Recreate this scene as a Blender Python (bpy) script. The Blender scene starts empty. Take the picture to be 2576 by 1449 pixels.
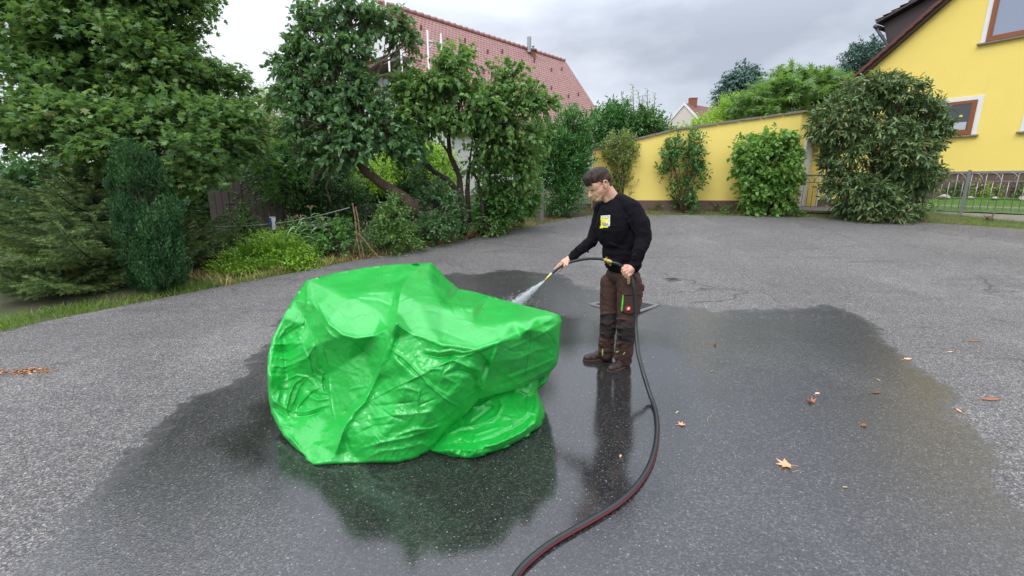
import bpy, bmesh, math, random
import numpy as np
from mathutils import Vector, Matrix, noise as mnoise
from mathutils.geometry import delaunay_2d_cdt
R = math.radians
random.seed(7); RNG = np.random.default_rng(11)
scn = bpy.context.scene
COL = scn.collection

# ------------------------------------------------------------------ camera
CAMZ, PITCH, FPX = 1.6, R(13.0), 1146.0
cd = bpy.data.cameras.new('camera'); cam = bpy.data.objects.new('camera', cd); COL.objects.link(cam)
cam.location = (0, 0, CAMZ); cam.rotation_euler = (R(90)-PITCH, 0, 0)
cd.sensor_width = 36.0; cd.lens = 36.0*FPX/2576.0; cd.clip_start = 0.05; cd.clip_end = 3000
scn.camera = cam

# ------------------------------------------------------------------ sky + sun (overcast)
SUN_EL, SUN_AZ = R(52), R(215)
w = bpy.data.worlds.new('World'); scn.world = w; w.use_nodes = True
nt = w.node_tree; nt.nodes.clear()
N = lambda t: nt.nodes.new(t)
L = lambda a, b: nt.links.new(a, b)
wo = N('ShaderNodeOutputWorld')
sky = N('ShaderNodeTexSky'); sky.sky_type = 'NISHITA'; sky.sun_disc = False
sky.sun_elevation = SUN_EL; sky.sun_rotation = SUN_AZ
bs = N('ShaderNodeBackground'); bs.inputs['Strength'].default_value = 0.07
L(sky.outputs[0], bs.inputs['Color'])
tc = N('ShaderNodeTexCoord')
mp = N('ShaderNodeMapping'); mp.inputs['Scale'].default_value = (1.0, 1.0, 2.4); mp.inputs['Location'].default_value = (.35, .1, .2); L(tc.outputs['Generated'], mp.inputs[0])
n1 = N('ShaderNodeTexNoise'); n1.inputs['Scale'].default_value = 1.7; n1.inputs['Detail'].default_value = 6; n1.inputs['Roughness'].default_value = .5; n1.inputs['Distortion'].default_value = .25
L(mp.outputs[0], n1.inputs['Vector'])
cr = N('ShaderNodeValToRGB'); L(n1.outputs['Fac'], cr.inputs[0])
e = cr.color_ramp.elements
e[0].position = .36; e[0].color = (.345, .38, .445, 1)
e[1].position = .60; e[1].color = (.70, .725, .78, 1)
x = e.new(.50); x.color = (.55, .585, .655, 1)
sx = N('ShaderNodeSeparateXYZ'); L(tc.outputs['Generated'], sx.inputs[0])
mr = N('ShaderNodeMapRange'); mr.inputs['From Min'].default_value = .25; mr.inputs['From Max'].default_value = 1.0
mr.inputs['To Min'].default_value = 0.90; mr.inputs['To Max'].default_value = 3.2; L(sx.outputs[2], mr.inputs[0])
bc = N('ShaderNodeBackground'); L(cr.outputs[0], bc.inputs['Color']); L(mr.outputs[0], bc.inputs['Strength'])
mx = N('ShaderNodeMixShader'); mx.inputs[0].default_value = .93
L(bs.outputs[0], mx.inputs[1]); L(bc.outputs[0], mx.inputs[2]); L(mx.outputs[0], wo.inputs['Surface'])
ld = bpy.data.lights.new('sun', 'SUN'); ld.energy = 0.9; ld.angle = R(30); ld.color = (1, .97, .93)
sun = bpy.data.objects.new('sun', ld); COL.objects.link(sun)
sdir = Vector((math.sin(SUN_AZ)*math.cos(SUN_EL), math.cos(SUN_AZ)*math.cos(SUN_EL), math.sin(SUN_EL)))
sun.rotation_euler = sdir.to_track_quat('Z', 'Y').to_euler(); sun.location = (0, -5, 20)
scn.view_settings.view_transform = 'Standard'; scn.view_settings.look = 'None'
scn.view_settings.exposure = 0.74; scn.view_settings.gamma = 1.0
try:
    scn.cycles.max_bounces = 8; scn.cycles.diffuse_bounces = 3; scn.cycles.transparent_max_bounces = 8
except Exception: pass

# ------------------------------------------------------------------ geometry of the view -> world points
CP, SP = math.cos(PITCH), math.sin(PITCH)
def ray(x, y):
    u = (x-1288)/FPX; v = (y-724.5)/FPX
    return Vector((u, CP - v*SP, -SP - v*CP))
def terr(x, y):
    yc = min(y, 24.0); t = yc-4.5
    return 0.0 if t <= 0 else .1*t*t/(t+3)
def P(x, y, Y):                     # point seen at (x, y) whose forward distance is Y
    d = ray(x, y); s = Y/d.y
    return Vector((d.x*s, Y, CAMZ+d.z*s))
def G(x, y, dz=0.0):                # point of the ground seen at (x, y)
    d = ray(x, y); a, b = .5, 60.0
    f = lambda Y: CAMZ + d.z*Y/d.y - terr(0, Y) - dz
    for _ in range(50):
        m = (a+b)/2
        if f(m) > 0: a = m
        else: b = m
    s = a/d.y
    return Vector((d.x*s, a, terr(0, a)+dz))
def PH(x, y, z):                    # point at height z
    d = ray(x, y); s = (z-CAMZ)/d.z
    return Vector((d.x*s, d.y*s, z))
def pxscale(p):                     # metres per picture unit at p
    return (p.y*CP - (p.z-CAMZ)*SP)/FPX

# ------------------------------------------------------------------ object helpers
def tag(o, label=None, cat=None, group=None, kind=None):
    if label: o['label'] = label
    if cat: o['category'] = cat
    if group: o['group'] = group
    if kind: o['kind'] = kind
    return o
def empty(name, loc, label, cat, group=None):
    o = bpy.data.objects.new(name, None); COL.objects.link(o); o.location = loc; o.empty_display_size = .1
    bpy.context.view_layer.update()
    return tag(o, label, cat, group)
def place(o, parent):
    COL.objects.link(o)
    if parent is not None:
        o.parent = parent
        p = parent; t = Vector((0, 0, 0))
        while p is not None: t += p.location; p = p.parent
        # parents are never rotated or scaled, so a translation suffices
        o.data.transform(Matrix.Translation(-t))
    return o
class MB:                            # collects polygons of one mesh
    def __init__(s): s.v = []; s.f = []; s.m = []; s.mi = 0
    def add(s, vs, fs):
        o = len(s.v); s.v.extend([tuple(a) for a in vs]); s.f.extend([tuple(i+o for i in f) for f in fs]); s.m.extend([s.mi]*len(fs))
    def box(s, c, ax, ay, az, hx, hy, hz, bev=0):
        c = Vector(c); vs = []
        for k in (-1, 1):
            for j in (-1, 1):
                for i in (-1, 1): vs.append(c+ax*(hx*i)+ay*(hy*j)+az*(hz*k))
        s.add(vs, [(0,2,3,1),(4,5,7,6),(0,1,5,4),(2,6,7,3),(0,4,6,2),(1,3,7,5)])
    def tube(s, pts, rad, n=8, cap=True):
        pts = [Vector(p) for p in pts]; m = len(pts)
        if not hasattr(rad, '__len__'): rad = [rad]*m
        t0 = (pts[1]-pts[0]).normalized(); up = Vector((0, 0, 1)) if abs(t0.z) < .9 else Vector((1, 0, 0))
        a = t0.cross(up).normalized(); vs = []; fs = []
        for i, p in enumerate(pts):
            t = (pts[min(i+1, m-1)]-pts[max(i-1, 0)])
            t = t.normalized() if t.length > 1e-9 else t0
            a = (a - t*a.dot(t)); a = a.normalized() if a.length > 1e-6 else t.orthogonal().normalized(); b = t.cross(a)
            for k in range(n):
                q = 2*math.pi*k/n; vs.append(p+(a*math.cos(q)+b*math.sin(q))*rad[i])
        for i in range(m-1):
            for k in range(n):
                k2 = (k+1) % n; fs.append((i*n+k, i*n+k2, (i+1)*n+k2, (i+1)*n+k))
        if cap: fs.append(tuple(range(n-1, -1, -1))); fs.append(tuple((m-1)*n+k for k in range(n)))
        s.add(vs, fs)
    def prism(s, poly, d):            # poly: list of 3-D points, extruded by vector d
        n = len(poly); d = Vector(d); poly = [Vector(p) for p in poly]
        vs = poly+[p+d for p in poly]
        s.add(vs, [tuple(range(n-1, -1, -1)), tuple(range(n, 2*n))]+[(i, (i+1) % n, n+(i+1) % n, n+i) for i in range(n)])
    def build(s, name, mats, parent=None, smooth=False, bevel=0):
        me = bpy.data.meshes.new(name); me.from_pydata(s.v, [], s.f)
        if not isinstance(mats, (list, tuple)): mats = [mats]
        for m in mats: me.materials.append(m)
        if len(mats) > 1: me.polygons.foreach_set('material_index', s.m)
        if smooth: me.polygons.foreach_set('use_smooth', [True]*len(s.f))
        me.update()
        bm = bmesh.new(); bm.from_mesh(me); bmesh.ops.recalc_face_normals(bm, faces=bm.faces)
        if bevel:
            bmesh.ops.bevel(bm, geom=[e for e in bm.edges if e.is_manifold and e.calc_face_angle(0) > .6], offset=bevel, segments=2, affect='EDGES', clamp_overlap=True)
        bm.to_mesh(me); bm.free()
        return place(bpy.data.objects.new(name, me), parent)
def from_arrays(name, V, loops, nper, mats, parent=None, smooth=False, attr=None, matidx=None):
    """V (n,3); loops flat indices; nper = verts per face (array)"""
    me = bpy.data.meshes.new(name); nf = len(nper)
    me.vertices.add(len(V)); me.vertices.foreach_set('co', np.asarray(V, np.float32).ravel())
    me.loops.add(len(loops)); me.loops.foreach_set('vertex_index', np.asarray(loops, np.int32))
    st = np.concatenate([[0], np.cumsum(nper)[:-1]]).astype(np.int32)
    me.polygons.add(nf); me.polygons.foreach_set('loop_start', st); me.polygons.foreach_set('loop_total', np.asarray(nper, np.int32))
    if not isinstance(mats, (list, tuple)): mats = [mats]
    for m in mats: me.materials.append(m)
    if matidx is not None: me.polygons.foreach_set('material_index', np.asarray(matidx, np.int32))
    if smooth: me.polygons.foreach_set('use_smooth', np.ones(nf, bool))
    me.update(calc_edges=True)
    if attr:
        for k, (dom, arr) in attr.items():
            a = me.attributes.new(k, 'FLOAT', dom); a.data.foreach_set('value', np.asarray(arr, np.float32))
    return place(bpy.data.objects.new(name, me), parent)

# ------------------------------------------------------------------ materials
class Mat:
    def __init__(s, name):
        s.m = bpy.data.materials.new(name); s.m.use_nodes = True; s.t = s.m.node_tree
        s.b = s.t.nodes['Principled BSDF']; s.tc = None
    def n(s, t, **k):
        nd = s.t.nodes.new(t)
        for a, b in k.items():
            if a in nd.inputs: nd.inputs[a].default_value = b
            else: setattr(nd, a, b)
        return nd
    def l(s, a, b): s.t.links.new(a, b); return b
    def co(s, scale=None):
        if s.tc is None: s.tc = s.n('ShaderNodeTexCoord')
        if scale is None: return s.tc.outputs['Object']
        m = s.n('ShaderNodeMapping'); m.inputs['Scale'].default_value = scale if hasattr(scale, '__len__') else (scale,)*3
        s.l(s.tc.outputs['Object'], m.inputs[0]); return m.outputs[0]
    def noise(s, scale, detail=3, rough=.5, co=None, dist=0):
        nd = s.n('ShaderNodeTexNoise', Scale=scale, Detail=detail, Roughness=rough, Distortion=dist)
        s.l(co if co is not None else s.co(), nd.inputs['Vector']); return nd.outputs['Fac']
    def voro(s, scale, feature='F1', co=None):
        nd = s.n('ShaderNodeTexVoronoi', Scale=scale); nd.feature = feature
        s.l(co if co is not None else s.co(), nd.inputs['Vector']); return nd
    def ramp(s, fac, stops, interp='LINEAR'):
        r = s.n('ShaderNodeValToRGB'); s.l(fac, r.inputs[0]); el = r.color_ramp.elements; r.color_ramp.interpolation = interp
        while len(el) < len(stops): el.new(.5)
        for k, (p, c) in enumerate(stops):
            el[k].position = p; el[k].color = (c[0], c[1], c[2], 1) if hasattr(c, '__len__') else (c, c, c, 1)
        return r.outputs[0]
    def mix(s, fac, a, b, mode='MIX'):
        m = s.n('ShaderNodeMix'); m.data_type = 'RGBA'; m.blend_type = mode; m.clamp_factor = True
        for v, i in ((fac, 0), (a, 6), (b, 7)):
            if hasattr(v, 'links'): s.l(v, m.inputs[i])
            elif i == 0: m.inputs[0].default_value = v
            else: m.inputs[i].default_value = (v[0], v[1], v[2], 1) if hasattr(v, '__len__') else (v, v, v, 1)
        return m.outputs[2]
    def math(s, op, a, b=None, c=None):
        m = s.n('ShaderNodeMath'); m.operation = op
        for i, v in enumerate((a, b, c)):
            if v is None: continue
            if hasattr(v, 'links'): s.l(v, m.inputs[i])
            else: m.inputs[i].default_value = v
        return m.outputs[0]
    def attr(s, name):
        a = s.n('ShaderNodeAttribute'); a.attribute_name = name; return a.outputs['Fac']
    def bump(s, h, strength=.3, dist=.01, prev=None):
        b = s.n('ShaderNodeBump', Strength=strength if not hasattr(strength, 'links') else 1.0, Distance=dist); s.l(h, b.inputs['Height'])
        if hasattr(strength, 'links'): s.l(strength, b.inputs['Strength'])
        if prev is not None: s.l(prev, b.inputs['Normal'])
        return b.outputs[0]
    def set(s, color=None, rough=None, normal=None, **k):
        def put(nm, v):
            i = s.b.inputs[nm]
            if hasattr(v, 'links'): s.l(v, i)
            elif hasattr(v, '__len__'): i.default_value = (v[0], v[1], v[2], 1)
            else: i.default_value = v
        if color is not None: put('Base Color', color)
        if rough is not None: put('Roughness', rough)
        if normal is not None: s.l(normal, s.b.inputs['Normal'])
        for a, b in k.items(): put(a.replace('_', ' '), b)
        return s.m
def plain(name, c, rough=.7, var=.15, scale=8, metal=0, bump=0, bscale=60):
    m = Mat(name); c2 = [a*(1-var) for a in c]; c3 = [min(1, a*(1+var)) for a in c]
    col = m.mix(m.noise(scale, 4, .6), c2, c3)
    nrm = m.bump(m.noise(bscale, 3), bump, .01) if bump else None
    return m.set(col, rough, nrm, Metallic=metal)
def leafmat(name, dark, mid, light, rough=.42, transl=.35, yellow=None, yfrac=.0, k=1.6):
    dark, mid, light = [tuple(v*k*1.12 for v in c) for c in (dark, mid, light)]
    m = Mat(name); rv = m.attr('rnd')
    st = [(0, dark), (.5, mid), (1, light)]
    if yellow: st = [(0, dark), (.5*(1-yfrac), mid), (1-yfrac, light), (1, yellow)]
    col = m.ramp(rv, st)
    m.set(col, rough); m.b.inputs['Specular IOR Level'].default_value = .4
    tr = m.n('ShaderNodeBsdfTranslucent'); m.l(m.mix(.5, col, (light[0]*1.6, light[1]*1.7, light[2]*.8)), tr.inputs[0])
    mx = m.n('ShaderNodeMixShader'); mx.inputs[0].default_value = transl
    m.l(m.b.outputs[0], mx.inputs[1]); m.l(tr.outputs[0], mx.inputs[2])
    m.l(mx.outputs[0], m.t.nodes['Material Output'].inputs[0])
    return m.m
# ================================================================== GROUND
def inpoly_dist(pts, poly):
    """signed distance (positive inside) of points (n,2) to polygon"""
    pts = np.asarray(pts, float); poly = np.asarray(poly, float); n = len(poly)
    d = np.full(len(pts), 1e9); ins = np.zeros(len(pts), bool)
    for i in range(n):
        a = poly[i]; b = poly[(i+1) % n]; ab = b-a
        t = np.clip(((pts-a)@ab)/(ab@ab+1e-12), 0, 1); q = a+t[:, None]*ab
        d = np.minimum(d, np.hypot(*(pts-q).T))
        c = ((a[1] > pts[:, 1]) != (b[1] > pts[:, 1]))
        with np.errstate(all='ignore'):
            xx = (b[0]-a[0])*(pts[:, 1]-a[1])/(b[1]-a[1]+1e-15)+a[0]
        ins ^= c & (pts[:, 0] < xx)
    return np.where(ins, d, -d)
def terr_np(y):
    t = np.clip(np.minimum(y, 24.0)-4.5, 0, None); return .1*t*t/(t+3)

# soil sheet to the horizon
m = Mat('soil'); c = m.mix(m.noise(3, 6, .65), (.05, .038, .022), (.10, .085, .045))
c = m.mix(m.ramp(m.noise(.7, 3), [(.42, 0), (.6, 1)]), c, (.055, .085, .022)); M_SOIL = m.set(c, .95, m.bump(m.noise(25, 5), .6, .03))
xs = np.concatenate([[-900, -300, -120, -60], np.arange(-40, 40.1, 1.0), [60, 120, 300, 900]])
ys = np.concatenate([[-400, -60, -20], np.arange(-8, 30.1, .5), [45, 90, 200, 500, 1500]])
X, Y = np.meshgrid(xs, ys); Z = terr_np(Y) - .03
V = np.stack([X, Y, Z], -1).reshape(-1, 3); nx, ny = len(xs), len(ys)
i = (np.arange(ny-1)[:, None]*nx+np.arange(nx-1)[None]).ravel()
F = np.stack([i, i+1, i+1+nx, i+nx], 1)
tag(from_arrays('ground', V, F.ravel(), np.full(len(F), 4), M_SOIL), kind='structure')

# asphalt lot: convex outline
edge_px = [(0, 835), (180, 795), (560, 720), (870, 660), (1070, 625), (1290, 579), (1440, 549)]
EDGE = [G(*p) for p in edge_px]
far_px = [(1480, 543), (1700, 541), (2100, 548), (2350, 562), (2576, 577)]
FAR = [G(*p) for p in far_px]
def ext(a, b, d): return b+(b-a).normalized()*d
outline = [ext(EDGE[2], EDGE[0], 14)]+EDGE+FAR+[ext(FAR[-2], FAR[-1], 20), Vector((34, -8, 0))]
outline = [Vector((p.x, p.y)) for p in outline]+[Vector((-14, -8))]
ol = np.array([tuple(p) for p in outline])
g1x = np.arange(-9, 9.01, .09); g1y = np.arange(.2, 9.01, .09)
pts = [(x, y) for y in g1y for x in g1x]
pts += [(x, y) for y in np.arange(9.2, 24, .3) for x in np.arange(-9, 32, .3)]
pts += [(x, y) for y in np.arange(.5, 9, .4) for x in np.arange(9.3, 32, .4)]
pts += [(x, y) for y in np.arange(-8, .1, 1.0) for x in np.arange(-14, 34, 1.0)]
pts += [(x, y) for y in np.arange(.5, 9, .5) for x in np.arange(-14, -9, .5)]
pts = np.array(pts); sd = inpoly_dist(pts, ol); pts = pts[sd > .04]
dens = []
for i in range(len(ol)):
    a, b = ol[i], ol[(i+1) % len(ol)]; k = max(1, int(np.hypot(*(b-a))/.15)) if np.hypot(*(b-a)) < 12 else max(1, int(np.hypot(*(b-a))/1.0))
    for j in range(k):
        q = a+(b-a)*j/k
        nrm = np.array([-(b-a)[1], (b-a)[0]]); nrm /= np.hypot(*nrm)
        w_ = .025*mnoise.noise(Vector((q[0]*2.5, q[1]*2.5, 3))) + .015*mnoise.noise(Vector((q[0]*9, q[1]*9, 7))) if j else 0
        dens.append(q+nrm*w_)
allp = [Vector(p) for p in dens]+[Vector(p) for p in pts]
nb = len(dens)
vv, _, ff, *_ = delaunay_2d_cdt(allp, [], [list(range(nb))], 1, 1e-5)
V2 = np.array([(v.x, v.y) for v in vv])
# shallow dips where water collects
WET = [P_.xy for P_ in [G(*p) for p in [(100,1640),(20,1445),(150,1345),(262,1215),(330,1110),(480,1010),(620,930),(700,850),(760,760),(900,720),(1100,690),(1180,690),(1290,682),(1400,690),(1460,715),(1640,764),(1800,782),(1950,780),(2080,772),(2170,795),(2225,855),(2310,930),(2420,1040),(2490,1150),(2560,1290),(2680,1500),(2700,1800),(1400,2200),(600,2000)]]]
wetd = inpoly_dist(V2, np.array([tuple(p) for p in WET]))
POOL = [P_.xy for P_ in [G(*p) for p in [(560,1110),(660,1010),(760,900),(1000,800),(1330,770),(1420,790),(1500,800),(1680,850),(1760,960),(1760,1100),(1660,1300),(1500,1450),(1250,1600),(900,1520),(720,1320)]]]
poold = inpoly_dist(V2, np.array([tuple(p) for p in POOL]))
Zz = terr_np(V2[:, 1])+.004
Vg = np.column_stack([V2, Zz])
lens = np.array([len(f) for f in ff]); loops = np.concatenate([np.array(f) for f in ff])
m = Mat('asphalt')
co = m.co()
wn = m.noise(1.6, 4, .55); wn2 = m.noise(9, 3, .6)
wet = m.math('ADD', m.attr('wet'), m.math('MULTIPLY', m.math('SUBTRACT', wn, .5), 1.1))
wet = m.math('ADD', wet, m.math('MULTIPLY', m.math('SUBTRACT', wn2, .5), .5))
wet = m.ramp(wet, [(.43, 0), (.485, .85), (.7, 1)])
# isolated damp smudges on the dry part
sm = m.ramp(m.noise(2.2, 5, .6, co=m.co((1, 2.2, 1))), [(.62, 0), (.70, .35)])
wet_c = m.math('MAXIMUM', wet, sm)
pool = m.ramp(m.math('ADD', m.attr('pool'), m.math('MULTIPLY', m.math('SUBTRACT', m.noise(2.6, 3), .5), .7)), [(.35, 0), (.7, 1)])
v1 = m.voro(115); v2 = m.voro(240); v3 = m.voro(46)
cs = m.n('ShaderNodeSeparateColor'); m.l(v1.outputs['Color'], cs.inputs[0])
cs2 = m.n('ShaderNodeSeparateColor'); m.l(v2.outputs['Color'], cs2.inputs[0])
st_long = m.ramp(m.noise(1.1, 6, .7, co=m.co((.35, 1.6, 1))), [(.56, 0), (.66, .45)])
cs3 = m.n('ShaderNodeSeparateColor'); m.l(v3.outputs['Color'], cs3.inputs[0])
dryb = m.ramp(m.noise(.55, 5, .6), [(.3, (.110, .103, .098)), (.7, (.152, .144, .137))])
dryb = m.mix(m.ramp(m.noise(5, 5, .7), [(.35, 0), (.75, .5)]), dryb, (.115, .112, .115))
dryb = m.mix(st_long, dryb, (.075, .073, .074))
dryb = m.mix(m.ramp(m.noise(.8, 4, .6, co=m.co((1, .5, 1))), [(.55, 0), (.75, .6)]), dryb, (.215, .205, .195))
st = m.ramp(cs.outputs[0], [(0, (.55, .55, .55)), (.55, (.92, .92, .92)), (.82, (1.25, 1.24, 1.22)), (.95, (1.95, 1.9, 1.85))])
st2 = m.ramp(cs2.outputs[1], [(0, .6), (.6, 1.0), (.9, 1.6)])
st3 = m.ramp(cs3.outputs[2], [(0, 0), (.925, 0), (.94, 1)], 'LINEAR')
near = m.ramp(v3.outputs['Distance'], [(.16, 1), (.3, 0)])
chips = m.math('MULTIPLY', st3, near)
col = m.mix(1, dryb, st, 'MULTIPLY'); col = m.mix(1, col, st2, 'MULTIPLY')
wetcol = m.mix(1, col, m.mix(pool, (.33, .332, .345), (.20, .202, .212)), 'MULTIPLY')
col = m.mix(wet_c, col, wetcol)
col = m.mix(m.math('MULTIPLY', chips, m.mix(wet, .9, .62)), col, (.50, .485, .46))
ck = m.n('ShaderNodeTexVoronoi', Scale=.42); ck.feature = 'DISTANCE_TO_EDGE'; wv_ = m.n('ShaderNodeTexNoise', Scale=3.0, Detail=5); m.l(m.co(), wv_.inputs['Vector']); vm_ = m.n('ShaderNodeVectorMath'); vm_.operation = 'MULTIPLY_ADD'; m.l(wv_.outputs['Color'], vm_.inputs[0]); vm_.inputs[1].default_value = (.45, .45, 0); m.l(m.co(), vm_.inputs[2]); m.l(vm_.outputs[0], ck.inputs['Vector'])
ckm = m.math('MULTIPLY', m.ramp(ck.outputs['Distance'], [(0, 1), (.006, 0)]), m.ramp(m.noise(.5, 2), [(.5, 0), (.58, .7)]))
col = m.mix(ckm, col, (.03, .029, .028))
rough = m.mix(wet, .82, m.mix(pool, .26, .12))
h1 = v1.outputs['Distance']; 
bs_ = m.mix(wet, .75, m.mix(pool, .20, .028))
bb = m.bump(h1, bs_, .004)
bb = m.bump(m.noise(22, 3, .6), m.mix(wet, .3, m.mix(pool, .10, .03)), .006, bb)
M_ASPH = m.set(col, rough, bb); m.l(m.mix(wet, .22, .85), m.b.inputs['Specular IOR Level'])
road = from_arrays('road', Vg, loops, lens, M_ASPH, smooth=True, attr={'wet': ('POINT', np.clip(.5+wetd/.55, 0, 1)), 'pool': ('POINT', np.clip(.5+poold/.7, 0, 1))})
tag(road, kind='structure')
# ================================================================== GREEN TARPAULIN PACK
def D8(zx, zy): return ((1000+zx/1.6464)*.644, (980+zy/1.6464)*.644)
m = Mat('green_pvc')
n_ = m.noise(5, 4, .6)
c = m.ramp(n_, [(.3, (.008, .36, .036)), (.7, (.012, .43, .050))])
rg = m.ramp(m.noise(3.5, 5, .65), [(.36, .26), (.62, .36)])
dv = m.voro(120); drops = m.ramp(dv.outputs['Distance'], [(.0, 1), (.32, .85), (.42, 0)])
dm = m.ramp(m.noise(6, 3), [(.42, 0), (.56, 1)]); 
dcs = m.n('ShaderNodeSeparateColor'); m.l(dv.outputs['Color'], dcs.inputs[0])
drops = m.math('MULTIPLY', drops, m.math('MULTIPLY', dm, m.ramp(dcs.outputs[0], [(.45, 0), (.5, 1)])))
bb = m.bump(m.noise(16, 3, .5, dist=.8), .12, .02)
bb = m.bump(m.noise(420, 2, .5), .10, .001, bb)
bb = m.bump(drops, .55, .004, bb)
M_TARP = m.set(c, rg, bb, Coat_Weight=.30, Coat_Roughness=.10); m.b.inputs['Specular IOR Level'].default_value = .55
M_SEAM = plain('green_seam', (.006, .24, .025), .35, .1)

T_B = [ # outline of the big folded body (zx, zy, height)
(325,190,.86),(500,145,.87),(700,108,.88),(900,86,.88),(1125,76,.86),(1165,110,.80),(1205,160,.74),(1250,200,.68),(1305,245,.62),
(1400,262,.65),(1500,290,.68),(1700,345,.70),(1900,393,.72),(1950,415,.71),(1968,450,.68),(1958,520,.60),(1950,640,.45),(1938,725,.34),
(1885,790,.26),(1815,825,.22),(1700,880,.22),(1560,920,.25),(1430,955,.28),(1360,1040,.20),(1260,1120,.13),(1180,1220,.06),(1110,1300,.01),
(1000,1350,.01),(900,1370,.01),(700,1372,.01),(500,1380,.01),(370,1386,.01),(270,1290,.02),(175,1192,.05),(130,1110,.08),(95,1040,.12),
(78,920,.25),(72,800,.38),(76,680,.47),(105,560,.57),(170,430,.68),(240,310,.78)]
T_I = [(400,350,.80),(470,470,.76),(560,540,.72),(650,562,.70),(760,545,.71),(850,500,.76),(905,465,.83),
(600,300,.84),(500,250,.85),(750,250,.85),(930,260,.87),(800,400,.79),(870,380,.785),(850,260,.83),(1000,130,.89),(905,390,.82),
(1130,200,.84),(1200,350,.78),(1100,480,.77),(1400,350,.75),(1400,480,.72),(1650,450,.73),(1800,430,.73),(1040,330,.83),(1260,250,.72),
(1000,530,.75),(1200,605,.71),(1420,632,.68),(1565,582,.70),(1750,505,.72),(1900,428,.72),
(870,560,.72),(815,700,.58),(770,830,.44),(700,970,.32),(640,1040,.27),(560,1150,.18),(530,1240,.12),(515,1310,.05),
(400,600,.61),(450,800,.37),(340,480,.65),(600,700,.51),(300,1000,.15),(450,1100,.12),(400,1250,.06),(600,900,.34),(200,800,.33),(180,600,.50),(160,1000,.15),(680,660,.56),
(1000,800,.545),(1200,800,.545),(900,1000,.36),(1150,1000,.35),(1300,900,.435),(800,1200,.19),(1000,1200,.173),(600,1290,.06),(900,700,.62),(1200,700,.62),
(1500,750,.51),(1545,640,.643),(1520,720,.565),(1480,830,.434),(1700,700,.494),(1850,600,.537),(1700,560,.655),(1800,750,.354),(1890,520,.63)]
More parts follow.
